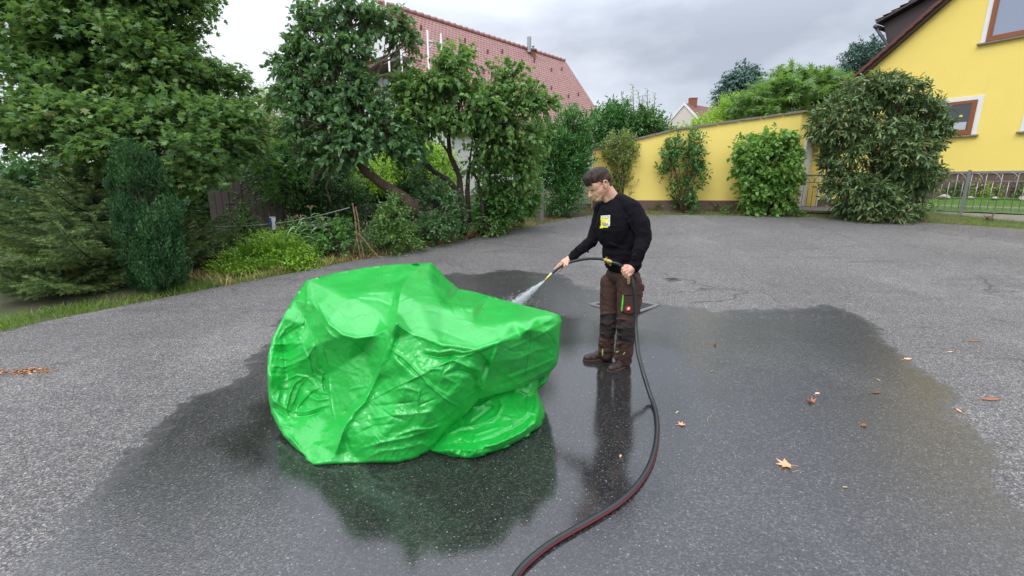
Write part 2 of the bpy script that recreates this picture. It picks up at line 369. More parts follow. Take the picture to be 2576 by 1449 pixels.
# fold strokes: (polyline, towards the viewer in mm (+ ridge, - valley), width, shape)
T_S = [
([(325,195),(345,300),(400,400),(430,470),(480,540),(560,590)],14,16),
([(325,195),(330,330),(300,470),(260,600)],16,15),([(400,350),(470,470),(560,540),(650,562),(760,545),(850,500),(905,465)],16,18),
([(905,465),(870,560),(815,700),(770,830),(700,970),(620,1050),(560,1150),(535,1240),(500,1330)],42,30),
([(905,480),(850,600),(790,720),(735,860),(690,930)],-18,14),
([(920,520),(880,640),(850,740)],-14,14),
([(905,465),(1000,525),(1200,600),(1420,632),(1565,582),(1750,505),(1930,425)],9,14),
([(1565,582),(1545,640),(1510,720),(1470,850),(1430,945)],20,16),
([(1530,640),(1480,740),(1440,840)],-12,14),
([(880,640),(950,690),(1050,790),(1130,880),(1230,960),(1320,1010)],15,10),
([(890,665),(960,720),(1060,820)],-12,12),
([(860,900),(960,880),(1050,905),(1040,970),(1050,1050)],9,10),
([(760,1000),(900,985),(1040,970)],-10,14),([(720,975),(850,900),(1000,830),(1200,730),(1400,660),(1560,590)],6,7),
([(1090,640),(1180,655),(1260,640),(1330,655),(1430,640)],14,14),([(1080,665),(1180,685),(1290,670)],-16,13),
([(1180,730),(1260,700),(1330,730),(1400,760),(1450,775)],14,15),([(1200,800),(1300,770),(1390,790),(1430,850)],-18,18),
([(1090,760),(1190,760),(1210,810),(1280,850)],10,13),([(1060,840),(1150,880),(1230,930)],10,10),
([(1360,720),(1440,770),(1460,850),(1440,930)],16,14),([(1410,790),(1420,870),(1400,950)],-14,12),
([(1250,660),(1230,740),(1190,800)],-9,10),
([(700,1090),(850,1060),(1000,1050),(1150,1030)],8,15),([(640,1180),(760,1130),(900,1110)],-8,14),
([(800,1010),(860,1060),(960,1090)],-8,10),([(720,1330),(800,1290),(950,1270),(1080,1240)],8,14),([(680,1270),(820,1230),(980,1200),(1190,1130)],11,16),
([(900,1190),(1020,1150),(1120,1145),(1220,1110)],14,14),([(1160,950),(1080,980),(1040,1000)],-8,10),([(1300,1000),(1200,1080),(1080,1130)],7,12),
([(1330,960),(1420,900),(1500,870)],8,12),
([(1600,640),(1700,600),(1830,540),(1920,480)],10,12),([(1560,840),(1700,790),(1820,740),(1930,690)],12,14),([(1540,800),(1640,790),(1760,740)],-10,14),
([(1780,560),(1760,660),(1730,780)],7,7),([(1620,700),(1700,690),(1800,640),(1900,620)],8,12),([(1480,880),(1600,850),(1740,800)],-8,10),([(1650,880),(1760,830),(1900,750)],12,10),
([(1850,500),(1900,560),(1930,620)],-8,10),([(1590,620),(1660,650),(1740,640)],-7,10),
# left concave face: many crumples
([(105,600),(200,600),(280,560),(330,500)],18,13),([(110,640),(210,650),(300,600),(345,540)],-18,15),([(120,680),(220,700),(310,650),(400,560)],16,12),
([(160,560),(230,520),(300,480),(330,460)],-14,12),([(240,720),(330,690),(380,600),(400,540)],13,10),([(300,620),(340,700),(360,790),(410,820)],15,10),
([(370,560),(390,640),(400,730),(430,800)],-12,12),([(100,740),(180,745),(260,720)],14,12),([(95,780),(190,790),(260,760)],-12,13),([(180,840),(260,800),(330,810),(380,860)],12,10),
([(200,1000),(215,920),(250,850),(310,810)],20,10),([(235,1030),(260,960),(290,880),(330,830)],-16,12),([(240,1040),(300,960),(360,900),(420,870)],16,10),([(110,960),(170,1000),(240,1035)],20,13),
([(100,1000),(160,1040),(215,1080)],-14,12),([(240,1035),(340,1030),(430,1000),(475,990)],14,12),([(250,1070),(340,1060),(430,1030)],-14,12),([(205,1085),(195,1020),(200,960)],12,8),
([(330,900),(400,930),(470,925)],-14,14),([(340,940),(400,960),(470,950)],14,10),([(420,800),(440,840),(440,890),(470,910)],-20,10),([(395,760),(430,790),(420,850)],16,9),
([(470,790),(475,900),(490,1010),(510,1100)],9,7),([(560,1060),(620,990),(680,930)],-26,26),([(590,900),(640,880),(720,870)],8,9),
([(150,560),(190,500),(240,470)],12,10),([(230,480),(250,430),(290,380)],9,10),([(130,1110),(190,1130),(250,1140)],8,12),([(175,1190),(230,1210),(290,1290),(370,1380)],12,14),
([(440,420),(560,600),(640,640),(760,680)],-6,20),([(420,620),(450,700),(460,790)],8,9),([(140,880),(190,900),(240,880)],-10,10),([(115,860),(150,910),(140,960)],10,9),
# top
([(1000,130),(960,200),(935,260),(915,330),(900,400),(905,465)],20,16),([(975,130),(900,230),(880,330),(870,420)],-16,20),
([(640,260),(760,270),(880,260)],6,9),([(600,290),(700,310),(800,320),(890,370)],-9,14),([(560,330),(660,300),(760,300),(850,330)],7,12),
([(760,220),(830,200),(900,200),(960,170)],-8,12),([(820,150),(900,150),(980,140)],5,9),([(1150,150),(1190,210),(1260,230),(1310,250)],-12,14),
([(1140,90),(1180,150),(1220,210)],8,9),([(1050,180),(1150,230),(1210,300),(1260,360),(1290,420)],-13,18),([(1100,170),(1200,230),(1290,300),(1340,400)],10,16),
([(920,340),(1000,300),(1080,290),(1150,300)],7,10),([(930,420),(1020,400),(1100,380),(1200,400)],-5,12),([(1320,250),(1280,300),(1290,360)],9,10),
([(1290,370),(1400,400),(1500,400),(1620,440)],-7,16),([(1350,330),(1450,340),(1560,360)],5,12),([(1250,440),(1350,450),(1460,480),(1560,500)],5,9),([(1650,380),(1620,440),(1600,500)],5,10),
([(1700,350),(1760,400),(1850,420)],-5,12),([(500,420),(600,430),(700,400),(800,420)],4,12),([(450,330),(540,400),(600,480)],4,14),([(1010,480),(1150,500),(1300,560),(1400,590)],-7,18),
]
T_TOP = [(325,190),(500,145),(900,86),(1125,76),(1305,245),(1700,345),(1968,450),(1750,505),(1565,582),(1420,632),(1200,600),(1000,525),(905,465),(850,505),(760,545),(650,562),(560,540),(470,470),(400,350)]
def tri_interp(cp, depth, q):
    vv, _, ff, oi, *_ = delaunay_2d_cdt([Vector(c) for c in cp], [], [], 0, 1e-6)
    src = [o[0] for o in oi]; A = np.array([(v.x, v.y) for v in vv]); D = np.array([depth[s] for s in src])
    out = np.full(len(q), np.nan)
    for f in ff:
        a, b, c = A[f[0]], A[f[1]], A[f[2]]
        T = np.array([b-a, c-a]).T
        if abs(np.linalg.det(T)) < 1e-9: continue
        lo = np.minimum(np.minimum(a, b), c)-1e-6; hi = np.maximum(np.maximum(a, b), c)+1e-6
        idx = np.where(np.isnan(out) & (q[:, 0] >= lo[0]) & (q[:, 0] <= hi[0]) & (q[:, 1] >= lo[1]) & (q[:, 1] <= hi[1]))[0]
        if not len(idx): continue
        uv = np.linalg.solve(T, (q[idx]-a).T).T
        ok = (uv[:, 0] > -1e-4) & (uv[:, 1] > -1e-4) & (uv.sum(1) < 1.0001)
        idx = idx[ok]; uv = uv[ok]
        out[idx] = D[f[0]]*(1-uv.sum(1)) + D[f[1]]*uv[:, 0] + D[f[2]]*uv[:, 1]
    for k in np.where(np.isnan(out))[0]:
        out[k] = D[np.argmin(((A-q[k])**2).sum(1))]
    return out
def depth_of(zx, zy, z):
    d = ray(*D8(zx, zy)); return (z-CAMZ)/d.z*d.y
def smooth_closed(pts, step):
    P0 = np.array(pts, float); n = len(P0); out = []
    for i in range(n):
        p0, p1, p2, p3 = P0[i-1], P0[i], P0[(i+1) % n], P0[(i+2) % n]
        k = max(1, int(np.hypot(*(p2-p1)[:2])/step))
        for j in range(k):
            t = j/k; lin = p1+(p2-p1)*t
            cr = .5*((2*p1)+(-p0+p2)*t+(2*p0-5*p1+4*p2-p3)*t*t+(-p0+3*p1-3*p2+p3)*t**3)
            out.append(lin*.78+cr*.22)
    return np.array(out)
def cloth_patch(outline, interior, strokes, step, sm, crumple, seed=0, mode='body', extra=None):
    ctrl = list(outline)+list(interior)
    depth = [depth_of(*c) for c in ctrl]; cp = [(c[0], c[1]) for c in ctrl]
    bd = smooth_closed(outline, step*.8)
    # ragged small undulation of the silhouette
    for k in range(len(bd)):
        q = mnoise.noise(Vector((bd[k][0]/60, bd[k][1]/60, seed+.3)))*3.0
        bd[k][0] += q; bd[k][1] += q*.5
    x0, y0 = bd[:, 0].min(), bd[:, 1].min(); x1, y1 = bd[:, 0].max(), bd[:, 1].max()
    gx, gy = np.meshgrid(np.arange(x0, x1, step), np.arange(y0, y1, step)); gx = gx+(np.arange(gx.shape[0]) % 2)[:, None]*step/2
    q = np.column_stack([gx.ravel(), gy.ravel()]); q = q[inpoly_dist(q, bd[:, :2]) > step*.5]
    nb = len(bd); allp = [Vector(p[:2]) for p in bd]+[Vector(p) for p in q]
    vv, _, ff, oi, *_ = delaunay_2d_cdt(allp, [], [list(range(nb))], 1, 1e-5)
    A = np.array([(v.x, v.y) for v in vv]); src = [o[0] if o else -1 for o in oi]
    D = tri_interp(cp, depth, A)
    isb = np.array([0 <= s < nb for s in src])
    # adjacency smoothing of the depth field
    E = set()
    for f in ff:
        for a, b in zip(f, f[1:]+f[:1]): E.add((min(a, b), max(a, b)))
    E = np.array(list(E)); cnt = np.zeros(len(A)); np.add.at(cnt, E[:, 0], 1); np.add.at(cnt, E[:, 1], 1)
    def lap(D, n):
        for _ in range(n):
            s = np.zeros(len(A)); np.add.at(s, E[:, 0], D[E[:, 1]]); np.add.at(s, E[:, 1], D[E[:, 0]])
            D = D*.4+.6*s/cnt
        return D
    D = lap(D, sm)
    if mode == 'body' and seed == 0:
        rg_ = np.clip(inpoly_dist(A, np.array(T_TOP))/60, 0, 1); D = D*(1-rg_)+lap(D, 22)*rg_
    off = np.zeros(len(A))
    for pl, amp, wd in strokes:
        pl = np.array(pl, float); best = np.full(len(A), 1e9); tt = np.zeros(len(A)); acc = 0
        Lt = sum(np.hypot(*(pl[i+1]-pl[i])) for i in range(len(pl)-1))
        for i in range(len(pl)-1):
            ab = pl[i+1]-pl[i]; t = np.clip(((A-pl[i])@ab)/(ab@ab), 0, 1); d = np.hypot(*(A-pl[i]-t[:, None]*ab).T)
            ln = np.hypot(*ab); mk = d < best; best[mk] = d[mk]; tt[mk] = (acc+t[mk]*ln)/Lt; acc += ln
        taper = np.clip(np.minimum(tt, 1-tt)*4+.25, 0, 1)
        wd = wd*.85; prof = np.exp(-best/wd)*.75+np.exp(-(best/wd)**2)*.25
        off += 1.3*amp/1000*prof*taper
    cr = np.zeros(len(A))
    for k in range(len(A)):
        x, y = A[k]
        wx = x+60*mnoise.noise(Vector((x/160, y/160, 3+seed))); wy = y+60*mnoise.noise(Vector((x/160, y/160, 13+seed)))
        a = mnoise.noise(Vector(((wx+wy*.5)/150+seed, (wy-wx*.6)/85, 1.7)))*.8; b = mnoise.noise(Vector(((wx-wy*.4)/42, (wy+wx*.5)/58+seed, 5.1))); c = mnoise.noise(Vector(((x+y)/22, (x-y)/40, 9.3)))
        cr[k] = (.5-abs(a))*1.3+(.4-abs(b))*.75+c*.22
    rs = np.random.default_rng(seed+5)
    def creased(spc, ang, st):
        c_, s__ = math.cos(ang), math.sin(ang); W = np.column_stack([(A[:, 0]*c_+A[:, 1]*s__)/st, -A[:, 0]*s__+A[:, 1]*c_])
        W = W+np.column_stack([[mnoise.noise(Vector((a[0]/90, a[1]/90, 1+seed)))*22 for a in A], [mnoise.noise(Vector((a[0]/90, a[1]/90, 7+seed)))*22 for a in A]])
        lo, hi = W.min(0)-spc, W.max(0)+spc; n = int(np.prod((hi-lo)/spc)); r = []
        for _ in range(2):
            S = rs.uniform(lo, hi, (n, 2)); m_ = np.full(len(W), 1e18)
            for q in S: m_ = np.minimum(m_, ((W-q)**2).sum(1))
            r.append(m_)
        return (r[0]-r[1])/spc**2
    reg = np.clip(inpoly_dist(A, np.array(T_TOP))/30+.5, 0, 1) if mode == 'body' and seed == 0 else np.zeros(len(A))
    off += (cr*.35+.55*np.clip(creased(150, .5, 1.7), -1, 1)+.35*np.clip(creased(70, -.6, 1.5), -1, 1))*crumple*(1-.72*reg)
    if extra is not None: off += extra(A)
    edge = np.clip(inpoly_dist(A, bd[:, :2])/26, 0, 1)
    D2 = D-off*edge
    # let the very rim roll away from the viewer
    D2 += (1-edge)**2*.028
    P3 = np.zeros((len(A), 3))
    for k in range(len(A)):
        d = ray(*D8(*A[k])); s = D2[k]/d.y
        P3[k] = (d.x*s, D2[k], max(CAMZ+d.z*s, .006))
    return A, P3, ff, bd, isb, src
def tarp():
    root = empty('tarpaulin_pack', G(*D8(900, 1150)), 'big crumpled bright green plastic tarpaulin heap lying wet on the asphalt', 'tarpaulin')
    A, P3, ff, bd, isb, src = cloth_patch(T_B, T_I, T_S, 5.2, 6, .020)
    nb = len(bd); ring = np.zeros(nb, int)
    for i, s in enumerate(src):
        if 0 <= s < nb: ring[s] = i
    # back and underside, so that it is a closed heap
    V = list(P3); F = [tuple(f) for f in ff]; cen = np.array(P3)[:, :2].mean(0)+np.array([0, .25])
    rings = [list(ring)]
    for k, (push, zf, inn) in enumerate([(.05, .97, .03), (.10, .75, .02), (.12, .4, .06), (.06, .0, .22), (0, 0, .8)]):
        r = []
        for j in range(nb):
            p = np.array(P3[ring[j]]); top = min(1, p[2]/.5)
            xy = p[:2]+np.array([0, 1])*push*(.3+top)*1.2; xy = xy+(cen-xy)*inn
            wv = .02*mnoise.noise(Vector((j/9, k, 2)))
            r.append(len(V)); V.append(np.array([xy[0]+wv, xy[1]+wv, max(.004, p[2]*zf+wv*(zf > 0))]))
        rings.append(r)
    for a, b in zip(rings, rings[1:]):
        for j in range(nb):
            j2 = (j+1) % nb; F.append((a[j], a[j2], b[j2], b[j]))
    F.append(tuple(rings[-1]))
    body = MB(); body.v = [tuple(v) for v in V]; body.f = F; body.m = [0]*len(F)
    body.build('folded_body', M_TARP, root, smooth=True)
    # skirt: the lower fabric roll lying on the asphalt at the right
    S_B = [(1080,1250,.05),(1120,1292,.012),(1200,1314,.01),(1360,1342,.01),(1550,1294,.01),(1700,1224,.01),(1820,1144,.01),(1858,1072,.02),(1850,990,.05),(1812,905,.10),(1822,850,.16),(1818,800,.22),
           (1700,800,.24),(1500,850,.24),(1350,950,.20),(1200,1080,.12)]
    S_I = [(1600,1000,.15),(1450,1150,.10),(1400,1250,.085),(1300,1200,.085),(1560,1240,.085),(1700,1170,.085),(1790,1090,.095),(1810,1010,.115),(1740,950,.12),(1700,1060,.11),(1550,1100,.115),(1250,1290,.075),(1400,1310,.07),(1640,900,.17),(1760,870,.17),(1330,1110,.10)]
    S_S = [([(1130,1290),(1250,1275),(1390,1285),(1540,1245),(1690,1180),(1790,1110),(1820,1040),(1815,950)],16,17),
           ([(1160,1265),(1280,1235),(1400,1235),(1520,1205),(1660,1140),(1760,1070),(1785,1000)],-15,18),
           ([(1560,930),(1580,1000),(1550,1060),(1460,1110)],16,10),([(1450,960),(1520,1000),(1460,1050),(1380,1110)],-14,12),([(1640,930),(1680,1010),(1720,1050)],12,10),
           ([(1700,1010),(1760,1040),(1800,1050)],14,9),([(1350,1000),(1440,1000),(1500,960)],12,10),([(1680,900),(1740,930),(1720,970)],-24,16),([(1580,1060),(1640,1080),(1650,1140)],10,9),
           ([(1400,1230),(1410,1180),(1470,1160),(1560,1130)],12,9),([(1230,1180),(1330,1130),(1440,1120)],12,12),([(1300,1160),(1400,1150),(1500,1100)],-10,12),([(1750,960),(1790,990),(1760,1040)],-12,9)]
    ex = [([(1200+k*52+random.uniform(-12, 12), 1330-max(0, k-3)*19+abs(3-k)*-3), (1225+k*52, 1262-max(0, k-3)*20)], random.choice((8, -9, 10)), 7) for k in range(12)]
    A, P3, ff, bd, isb, src = cloth_patch(S_B, S_I, S_S+ex, 5.5, 4, .020, seed=4)
    nb = len(bd); ring = [0]*nb
    for i, s in enumerate(src):
        if 0 <= s < nb: ring[s] = i
    V = list(P3); F = [tuple(f) for f in ff]; r = []
    cen = np.array(P3)[:, :2].mean(0)+np.array([0, .1])
    r2 = []
    for j in range(nb):
        p = np.array(P3[ring[j]]); xy = p[:2]+(cen-p[:2])*.08
        r.append(len(V)); V.append(np.array([xy[0], xy[1]+.02, .004]))
    for j in range(nb): F.append((ring[j], ring[(j+1) % nb], r[(j+1) % nb], r[j]))
    F.append(tuple(r))
    sk = MB(); sk.v = [tuple(v) for v in V]; sk.f = F; sk.m = [0]*len(F)
    sk.build('lower_roll', M_TARP, root, smooth=True)
    return root
TARP = tarp()
# ================================================================== BUILDINGS, WALLS, FENCES
Z3 = Vector((0, 0, 1))
class Plane:                          # vertical wall plane: origin O, horizontal axis a, outward normal n
    def __init__(s, O, a):
        s.O = Vector((O[0], O[1], 0)); s.a = Vector((a[0], a[1], 0)).normalized(); s.n = Vector((s.a.y, -s.a.x, 0))
        if s.n.dot(s.O) > 0: s.n = -s.n
    def hit(s, x, y):
        d = ray(x, y); c = Vector((0, 0, CAMZ)); t = (s.O-c).dot(s.n)/d.dot(s.n); q = c+d*t
        return (q-s.O).dot(s.a), q.z
    def pt(s, u, z, d=0): return s.O+s.a*u+Z3*z+s.n*d
    def box(s, mb, u0, u1, z0, z1, d0, d1):
        mb.box(s.pt((u0+u1)/2, (z0+z1)/2, (d0+d1)/2), s.a, s.n, Z3, abs(u1-u0)/2, abs(d1-d0)/2, abs(z1-z0)/2)
    def poly(s, mb, uz, d0, d1): mb.prism([s.pt(u, z, d0) for u, z in uz], s.n*(d1-d0))
def stucco(name, c):
    m = Mat(name); col = m.mix(m.noise(1.2, 5, .6), [a*.93 for a in c], c)
    sp = m.ramp(m.noise(2.5, 6, .7, co=m.co((1, 1, .25))), [(.56, 0), (.8, .38)])
    col = m.mix(sp, col, [a*.72 for a in c])
    return m.set(col, .9, m.bump(m.noise(90, 3, .7), .35, .01))
M_YEL = stucco('yellow_render', (.90, .70, .18)); M_YEL2 = stucco('yellow_garage_render', (.92, .72, .19))
M_PLINTH = plain('brown_plinth', (.135, .082, .065), .85, .2, 6, bump=.3)
M_WHITE = plain('white_paint', (.74, .74, .72), .6, .06); M_WALLW = stucco('white_render', (.70, .69, .66))
M_CREAM = stucco('cream_render', (.62, .56, .50))
M_WOODF = plain('window_wood', (.25, .085, .028), .35, .2, 12)
M_DARKB = plain('dark_boards', (.055, .038, .040), .6, .15, 5)
M_STONE = plain('coping_stone', (.22, .19, .16), .9, .35, 7, bump=.6, bscale=30)
M_CONC = plain('concrete', (.24, .22, .19), .9, .3, 6, bump=.5, bscale=40)
M_GALV = plain('galvanised_steel', (.36, .37, .38), .42, .12, 20, metal=.6)
M_OLDW = plain('old_wood', (.16, .105, .06), .9, .4, 10, bump=.5, bscale=40)
M_GREYW = plain('grey_boards', (.14, .115, .10), .9, .35, 5, bump=.4)
M_PIPE = plain('dark_gutter', (.05, .055, .062), .45, .15)
M_WIRE = plain('fence_wire', (.07, .065, .06), .5, .2, metal=.5)
M_BRICKR = plain('red_brick', (.26, .095, .055), .9, .3, 14, bump=.5)
def glassmat(name, c=(.02, .024, .03), rough=.04):
    m = Mat(name); return m.set(c, rough, Metallic=.0, Specular_IOR_Level=1.0, Coat_Weight=1.0, Coat_Roughness=.02)
M_GLASS = glassmat('window_glass'); M_GLASSL = glassmat('upper_window_glass', (.22, .26, .36))
def tilemat(name, c, var=.18, spec=.35):
    m = Mat(name); rv = m.attr('rnd'); col = m.ramp(rv, [(0, [a*(1-var) for a in c]), (1, [min(1, a*(1+var)) for a in c])])
    col = m.mix(m.ramp(m.noise(1.5, 4), [(.5, 0), (.8, .3)]), col, [a*.6 for a in c])
    return m.set(col, spec, m.bump(m.noise(70, 2), .1, .005))
M_TILE = tilemat('rose_roof_tile', (.40, .205, .180), .07, .45); M_TILE2 = tilemat('red_brown_tile', (.16, .055, .038), .25, .5)
M_TILE3 = tilemat('old_brown_tile', (.20, .085, .065), .2, .7)
def tiled_roof(O, a, dn, la, ld, w, h, mat, name, parent, round_=True, lift=.010):
    """rows of beaver-tail tiles on the slope O + a*la + dn*ld (dn points down the slope)"""
    nrm = a.cross(dn).normalized()
    if nrm.z < 0: nrm = -nrm
    nr = int(ld/h); nc = int(la/w); V = []; nper = []; lp = []; rn = []
    base = np.array([0, 0])
    prof = [(0, 0), (0, .72), (.18, .92), (.5, 1.0), (.82, .92), (1, .72), (1, 0)] if round_ else [(0, 0), (0, 1), (1, 1), (1, 0)]
    for r in range(nr):
        for c in range(nc+1):
            x0 = (c-.5*(r % 2))*w; q = random.random(); dz = random.uniform(-.002, .002)
            idx = len(V)
            for (px, py) in prof:
                xx = min(max(x0+px*w*.97, 0), la); yy = (r+py*1.25)*h
                V.append(O+a*xx+dn*min(yy, ld+.03)+nrm*(lift*py*1.25+dz+.012))
            k = len(prof); lp += list(range(idx, idx+k)); nper.append(k); rn.append(q)
            # front lip
            i2 = len(V); lips = [p for p in prof if p[1] > .5]
            for (px, py) in lips:
                xx = min(max(x0+px*w*.97, 0), la); yy = (r+py*1.25)*h
                V.append(O+a*xx+dn*min(yy, ld+.03)+nrm*(lift*py*1.25+dz-.012))
            off = [i for i, p in enumerate(prof) if p[1] > .5]
            for j in range(len(lips)-1):
                lp += [idx+off[j], i2+j, i2+j+1, idx+off[j+1]]; nper.append(4); rn.append(q*.5)
    return from_arrays(name, [tuple(v) for v in V], lp, np.array(nper), mat, parent, attr={'rnd': ('FACE', rn)})

# ---------- big house with the rose tiled roof, behind the lilacs
hd = Vector((.683, .731, 0)); hn = Vector((.731, -.683, 0)); APEX = Vector((-5.3, 20.0, 8.5)); HL = 12.4; PT = 1.257
HALF = 4.0; EZ = APEX.z-HALF*PT
H1 = empty('house', (APEX.x, APEX.y, terr(0, 20)), 'white house with large steep rose-red tiled roof behind the lilac trees, scaffolding on it', 'house')
mb = MB(); gz = 0.6
g0 = APEX-Z3*.12+hd*.35
def sec(o, ins, top=-.05): return [o+hn*(HALF-ins)+Z3*(gz-APEX.z), o+hn*(HALF-ins)+Z3*(EZ-APEX.z+ins*PT+top), o+Z3*(top), o-hn*(HALF-ins)+Z3*(EZ-APEX.z+ins*PT+top), o-hn*(HALF-ins)+Z3*(gz-APEX.z)]
mb.prism(sec(APEX+hd*.45, .35, -.25), hd*(HL-.9)); mb.build('wall', M_WALLW, H1)
dn1 = (hn-Z3*PT).normalized(); dn2 = (-hn-Z3*PT).normalized(); SL = HALF*math.hypot(1, PT)
mb = MB()
for dn in (dn1, dn2):
    nr_ = hd.cross(dn).normalized(); nr_ = nr_ if nr_.z > 0 else -nr_
    mb.prism([APEX, APEX+dn*SL, APEX+dn*SL-nr_*.14, APEX-nr_*.14*0-Z3*.17], hd*HL)
M_PINE = plain('pine_boards', (.42, .21, .07), .6, .2)
mb.build('roof_boarding', M_PINE, H1)
tiled_roof(APEX, hd, dn1, HL, SL, .19, .165, M_TILE, 'roof', H1)
mb = MB()
for k in range(int(HL/.36)):
    c = APEX+hd*(k*.36+.18)+Z3*.05
    mb.tube([c-hd*.2+Z3*.0, c+hd*.19+Z3*.035], [.085, .10], 8)
mb.build('ridge_tiles', M_TILE, H1, smooth=True)
for k in range(9):
    mb = MB(); q = APEX+hd*(1.6+k*1.2)+dn1*(.9+.35*(k % 2)); mb.box(q+Vector((.05, -.05, .06)), hd, Z3, hn, .05, .09, .012)
    mb.build('snow_guard', M_TILE3, H1); mb = MB(); mb.box(q+dn1*1.9+Vector((.05, -.05, .06)), hd, Z3, hn, .05, .09, .012); mb.build('snow_guard', M_TILE3, H1)
# gable barge boards + white upper gable board and balcony beam
gf = Plane(APEX-hd*.02, hn)
mb = MB()
for s_ in (1, -1):
    e0 = APEX-hd*.03; e1 = APEX+(hn*s_-Z3*PT)*HALF-hd*.03
    mb.prism([e0+Z3*.02, e1+Z3*.02, e1-Z3*.2, e0-Z3*.22], hd*.05)
mb.build('barge_board', M_WHITE, H1)
mb = MB(); c = APEX+hd*.1
mb.prism([c-hn*1.05-Z3*1.9, c+hn*1.05-Z3*1.9, c+hn*.72-Z3*1.0, c-hn*.72-Z3*1.0], hd*.05); mb.build('gable_panel', M_WHITE, H1)
mb = MB(); mb.box(c-Z3*2.35, hn, hd, Z3, 1.9, .5, .07); mb.build('gable_beam', M_GREYW, H1)
mb = MB(); mb.box(c-Z3*3.1+hd*.30, hn, hd, Z3, .55, .03, .55); f_ = mb.build('window', M_WOODF, H1)
mb = MB(); mb.box(c-Z3*3.1+hd*.26, hn, hd, Z3, .45, .02, .45); mb.build('pane', M_GLASSL, f_)
def chimney_on(root, c, hx, hy, h, mat, name='chimney'):
    mb = MB(); mb.box(c+Z3*h/2, Vector((1,0,0)), Vector((0,1,0)), Z3, hx, hy, h/2); mb.box(c+Z3*(h+.04), Vector((1,0,0)), Vector((0,1,0)), Z3, hx+.05, hy+.05, .04)
    return mb.build(name, mat, root)
cc = APEX+hd*9.1+dn1*.35; ch = chimney_on(H1, cc-Z3*.3, .18, .18, .50, M_TILE3)
mb = MB(); mb.tube([cc+Z3*.1-hd*.25, cc+Z3*.85-hd*.25], .11, 12); mb.build('flue', M_GALV, ch)
mb = MB(); mb.tube([cc+Z3*.2+hd*.08, cc+Z3*.45+hd*.08, cc+Z3*.46+hd*.08, cc+Z3*.56+hd*.08], [.05, .05, .09, .02], 8); mb.build('flue', M_GALV, ch)
# small wall windows on the garden side
side = Plane(APEX+hn*(HALF-.35), hd)
for u in (2.2, 5.0, 8.2):
    mb = MB(); side.box(mb, u, u+1.0, 1.9, 2.9, -.02, .05); f_ = mb.build('window', M_WHITE, H1)
    mb = MB(); side.box(mb, u+.08, u+.92, 1.98, 2.82, .051, .06); mb.build('pane', M_GLASS, f_)
# scaffold frames standing at the eaves / gable
def scaffold(base, top_z, ax, label, w=.73):
    root = empty('scaffold_frame', Vector((base.x, base.y, terr(0, base.y))), label, 'scaffold', 'scaffold frames against the big roof')
    a = base; b = base+ax*w; z0 = terr(0, a.y)
    for q in (a, b):
        mb = MB(); mb.tube([Vector((q.x, q.y, z0)), Vector((q.x, q.y, top_z))], .032, 8); mb.build('upright', M_SCAF, root, smooth=True)
    mb = MB(); z = top_z-.32; k = 0
    while z > z0+.5:
        mb.tube([Vector((a.x, a.y, z)), Vector((b.x, b.y, z))], .034, 8)
        for q, s_ in ((a, 1), (b, -1)): mb.tube([Vector((q.x, q.y, z-.28)), Vector((q.x, q.y, z))+ax*(.22*s_)], .016, 6)
        z -= 2.0; mb.build('cross_bar', M_SCAF, root, smooth=True); mb = MB()
M_SCAF = plain('scaffold_steel', (.62, .60, .60), .45, .08, metal=.3)
for (x0, x1, yt, dist, lab) in ((1075, 1109, 76, 16.4, 'pale grey scaffold frame rising above the lilac in front of the tiled roof'), (970, 1003, -2, 17.0, 'pale grey scaffold frame at the top of the gable, cut by the photo edge')):
    a = P(x0, yt, dist); b = P(x1, yt+11, dist+.35); ax = Vector((b.x-a.x, b.y-a.y, 0)); scaffold(a, a.z, ax.normalized(), lab, ax.length)

# ---------- yellow house on the right
F0 = G(2425, 540); dv = Vector((-.505, .863, 0)); av = -dv
FP = Plane(F0, av)
WP = Plane(F0-FP.n*3.3, av)
H2 = empty('house', WP.pt(0, terr(0, 15)), 'bright yellow house with red tiled verge, dark dormer and brown wooden windows', 'house')
v0 = WP.hit(2180, 187); v1 = WP.hit(2395, 0); sl = (v1[1]-v0[1])/(v1[0]-v0[0])
uL = v0[0]-.75; zL = v0[1]-.75*sl; uApex = v0[0]+4.6; zA = v0[1]+4.6*sl
pl_z = WP.hit(2480, 437)[1]
mb = MB()
WP.poly(mb, [(uL, .5), (uL, zL), (uApex, zA), (uApex+(uApex-uL), zL), (uApex+(uApex-uL), .5)], 0, -7.5); mb.build('wall', M_YEL, H2)
mb = MB(); WP.box(mb, uL-.04, uL+2*(uApex-uL), .4, pl_z, .0, .045); mb.build('plinth', M_PLINTH, H2)
mb = MB(); WP.box(mb, uL-.06, uL+2*(uApex-uL), pl_z, pl_z+.045, .0, .07); mb.build('plinth_ledge', M_STONE, H2)
dnv = (-WP.a-Z3*sl).normalized()   # down the left slope
RL = math.hypot(uApex-uL+.5, (uApex-uL+.5)*sl)
ap = WP.pt(uApex, zA, .22)
mb = MB()
up_ = WP.n.cross(dnv); up_ = up_ if up_.z > 0 else -up_
mb.prism([ap, ap+dnv*RL, ap+dnv*RL+up_*.11, ap+up_*.11], -WP.n*8.0); mb.build('roof_boarding', M_DARKB, H2)
tiled_roof(ap+up_*.12, -WP.n, dnv, 7.9, RL, .26, .30, M_TILE2, 'roof', H2, round_=False, lift=.05)
mb = MB()                             # verge tiles seen along the gable edge
k = 0; s_ = 0.0
while s_ < RL-.25:
    c = ap+dnv*(s_+.17)+up_*(.14+.0)+WP.n*.0
    mb.box(c, (dnv+up_*.10).normalized(), WP.n, up_, .185, .10, .055); s_ += .30
mb.build('verge_tiles', M_TILE2, H2, bevel=.012)
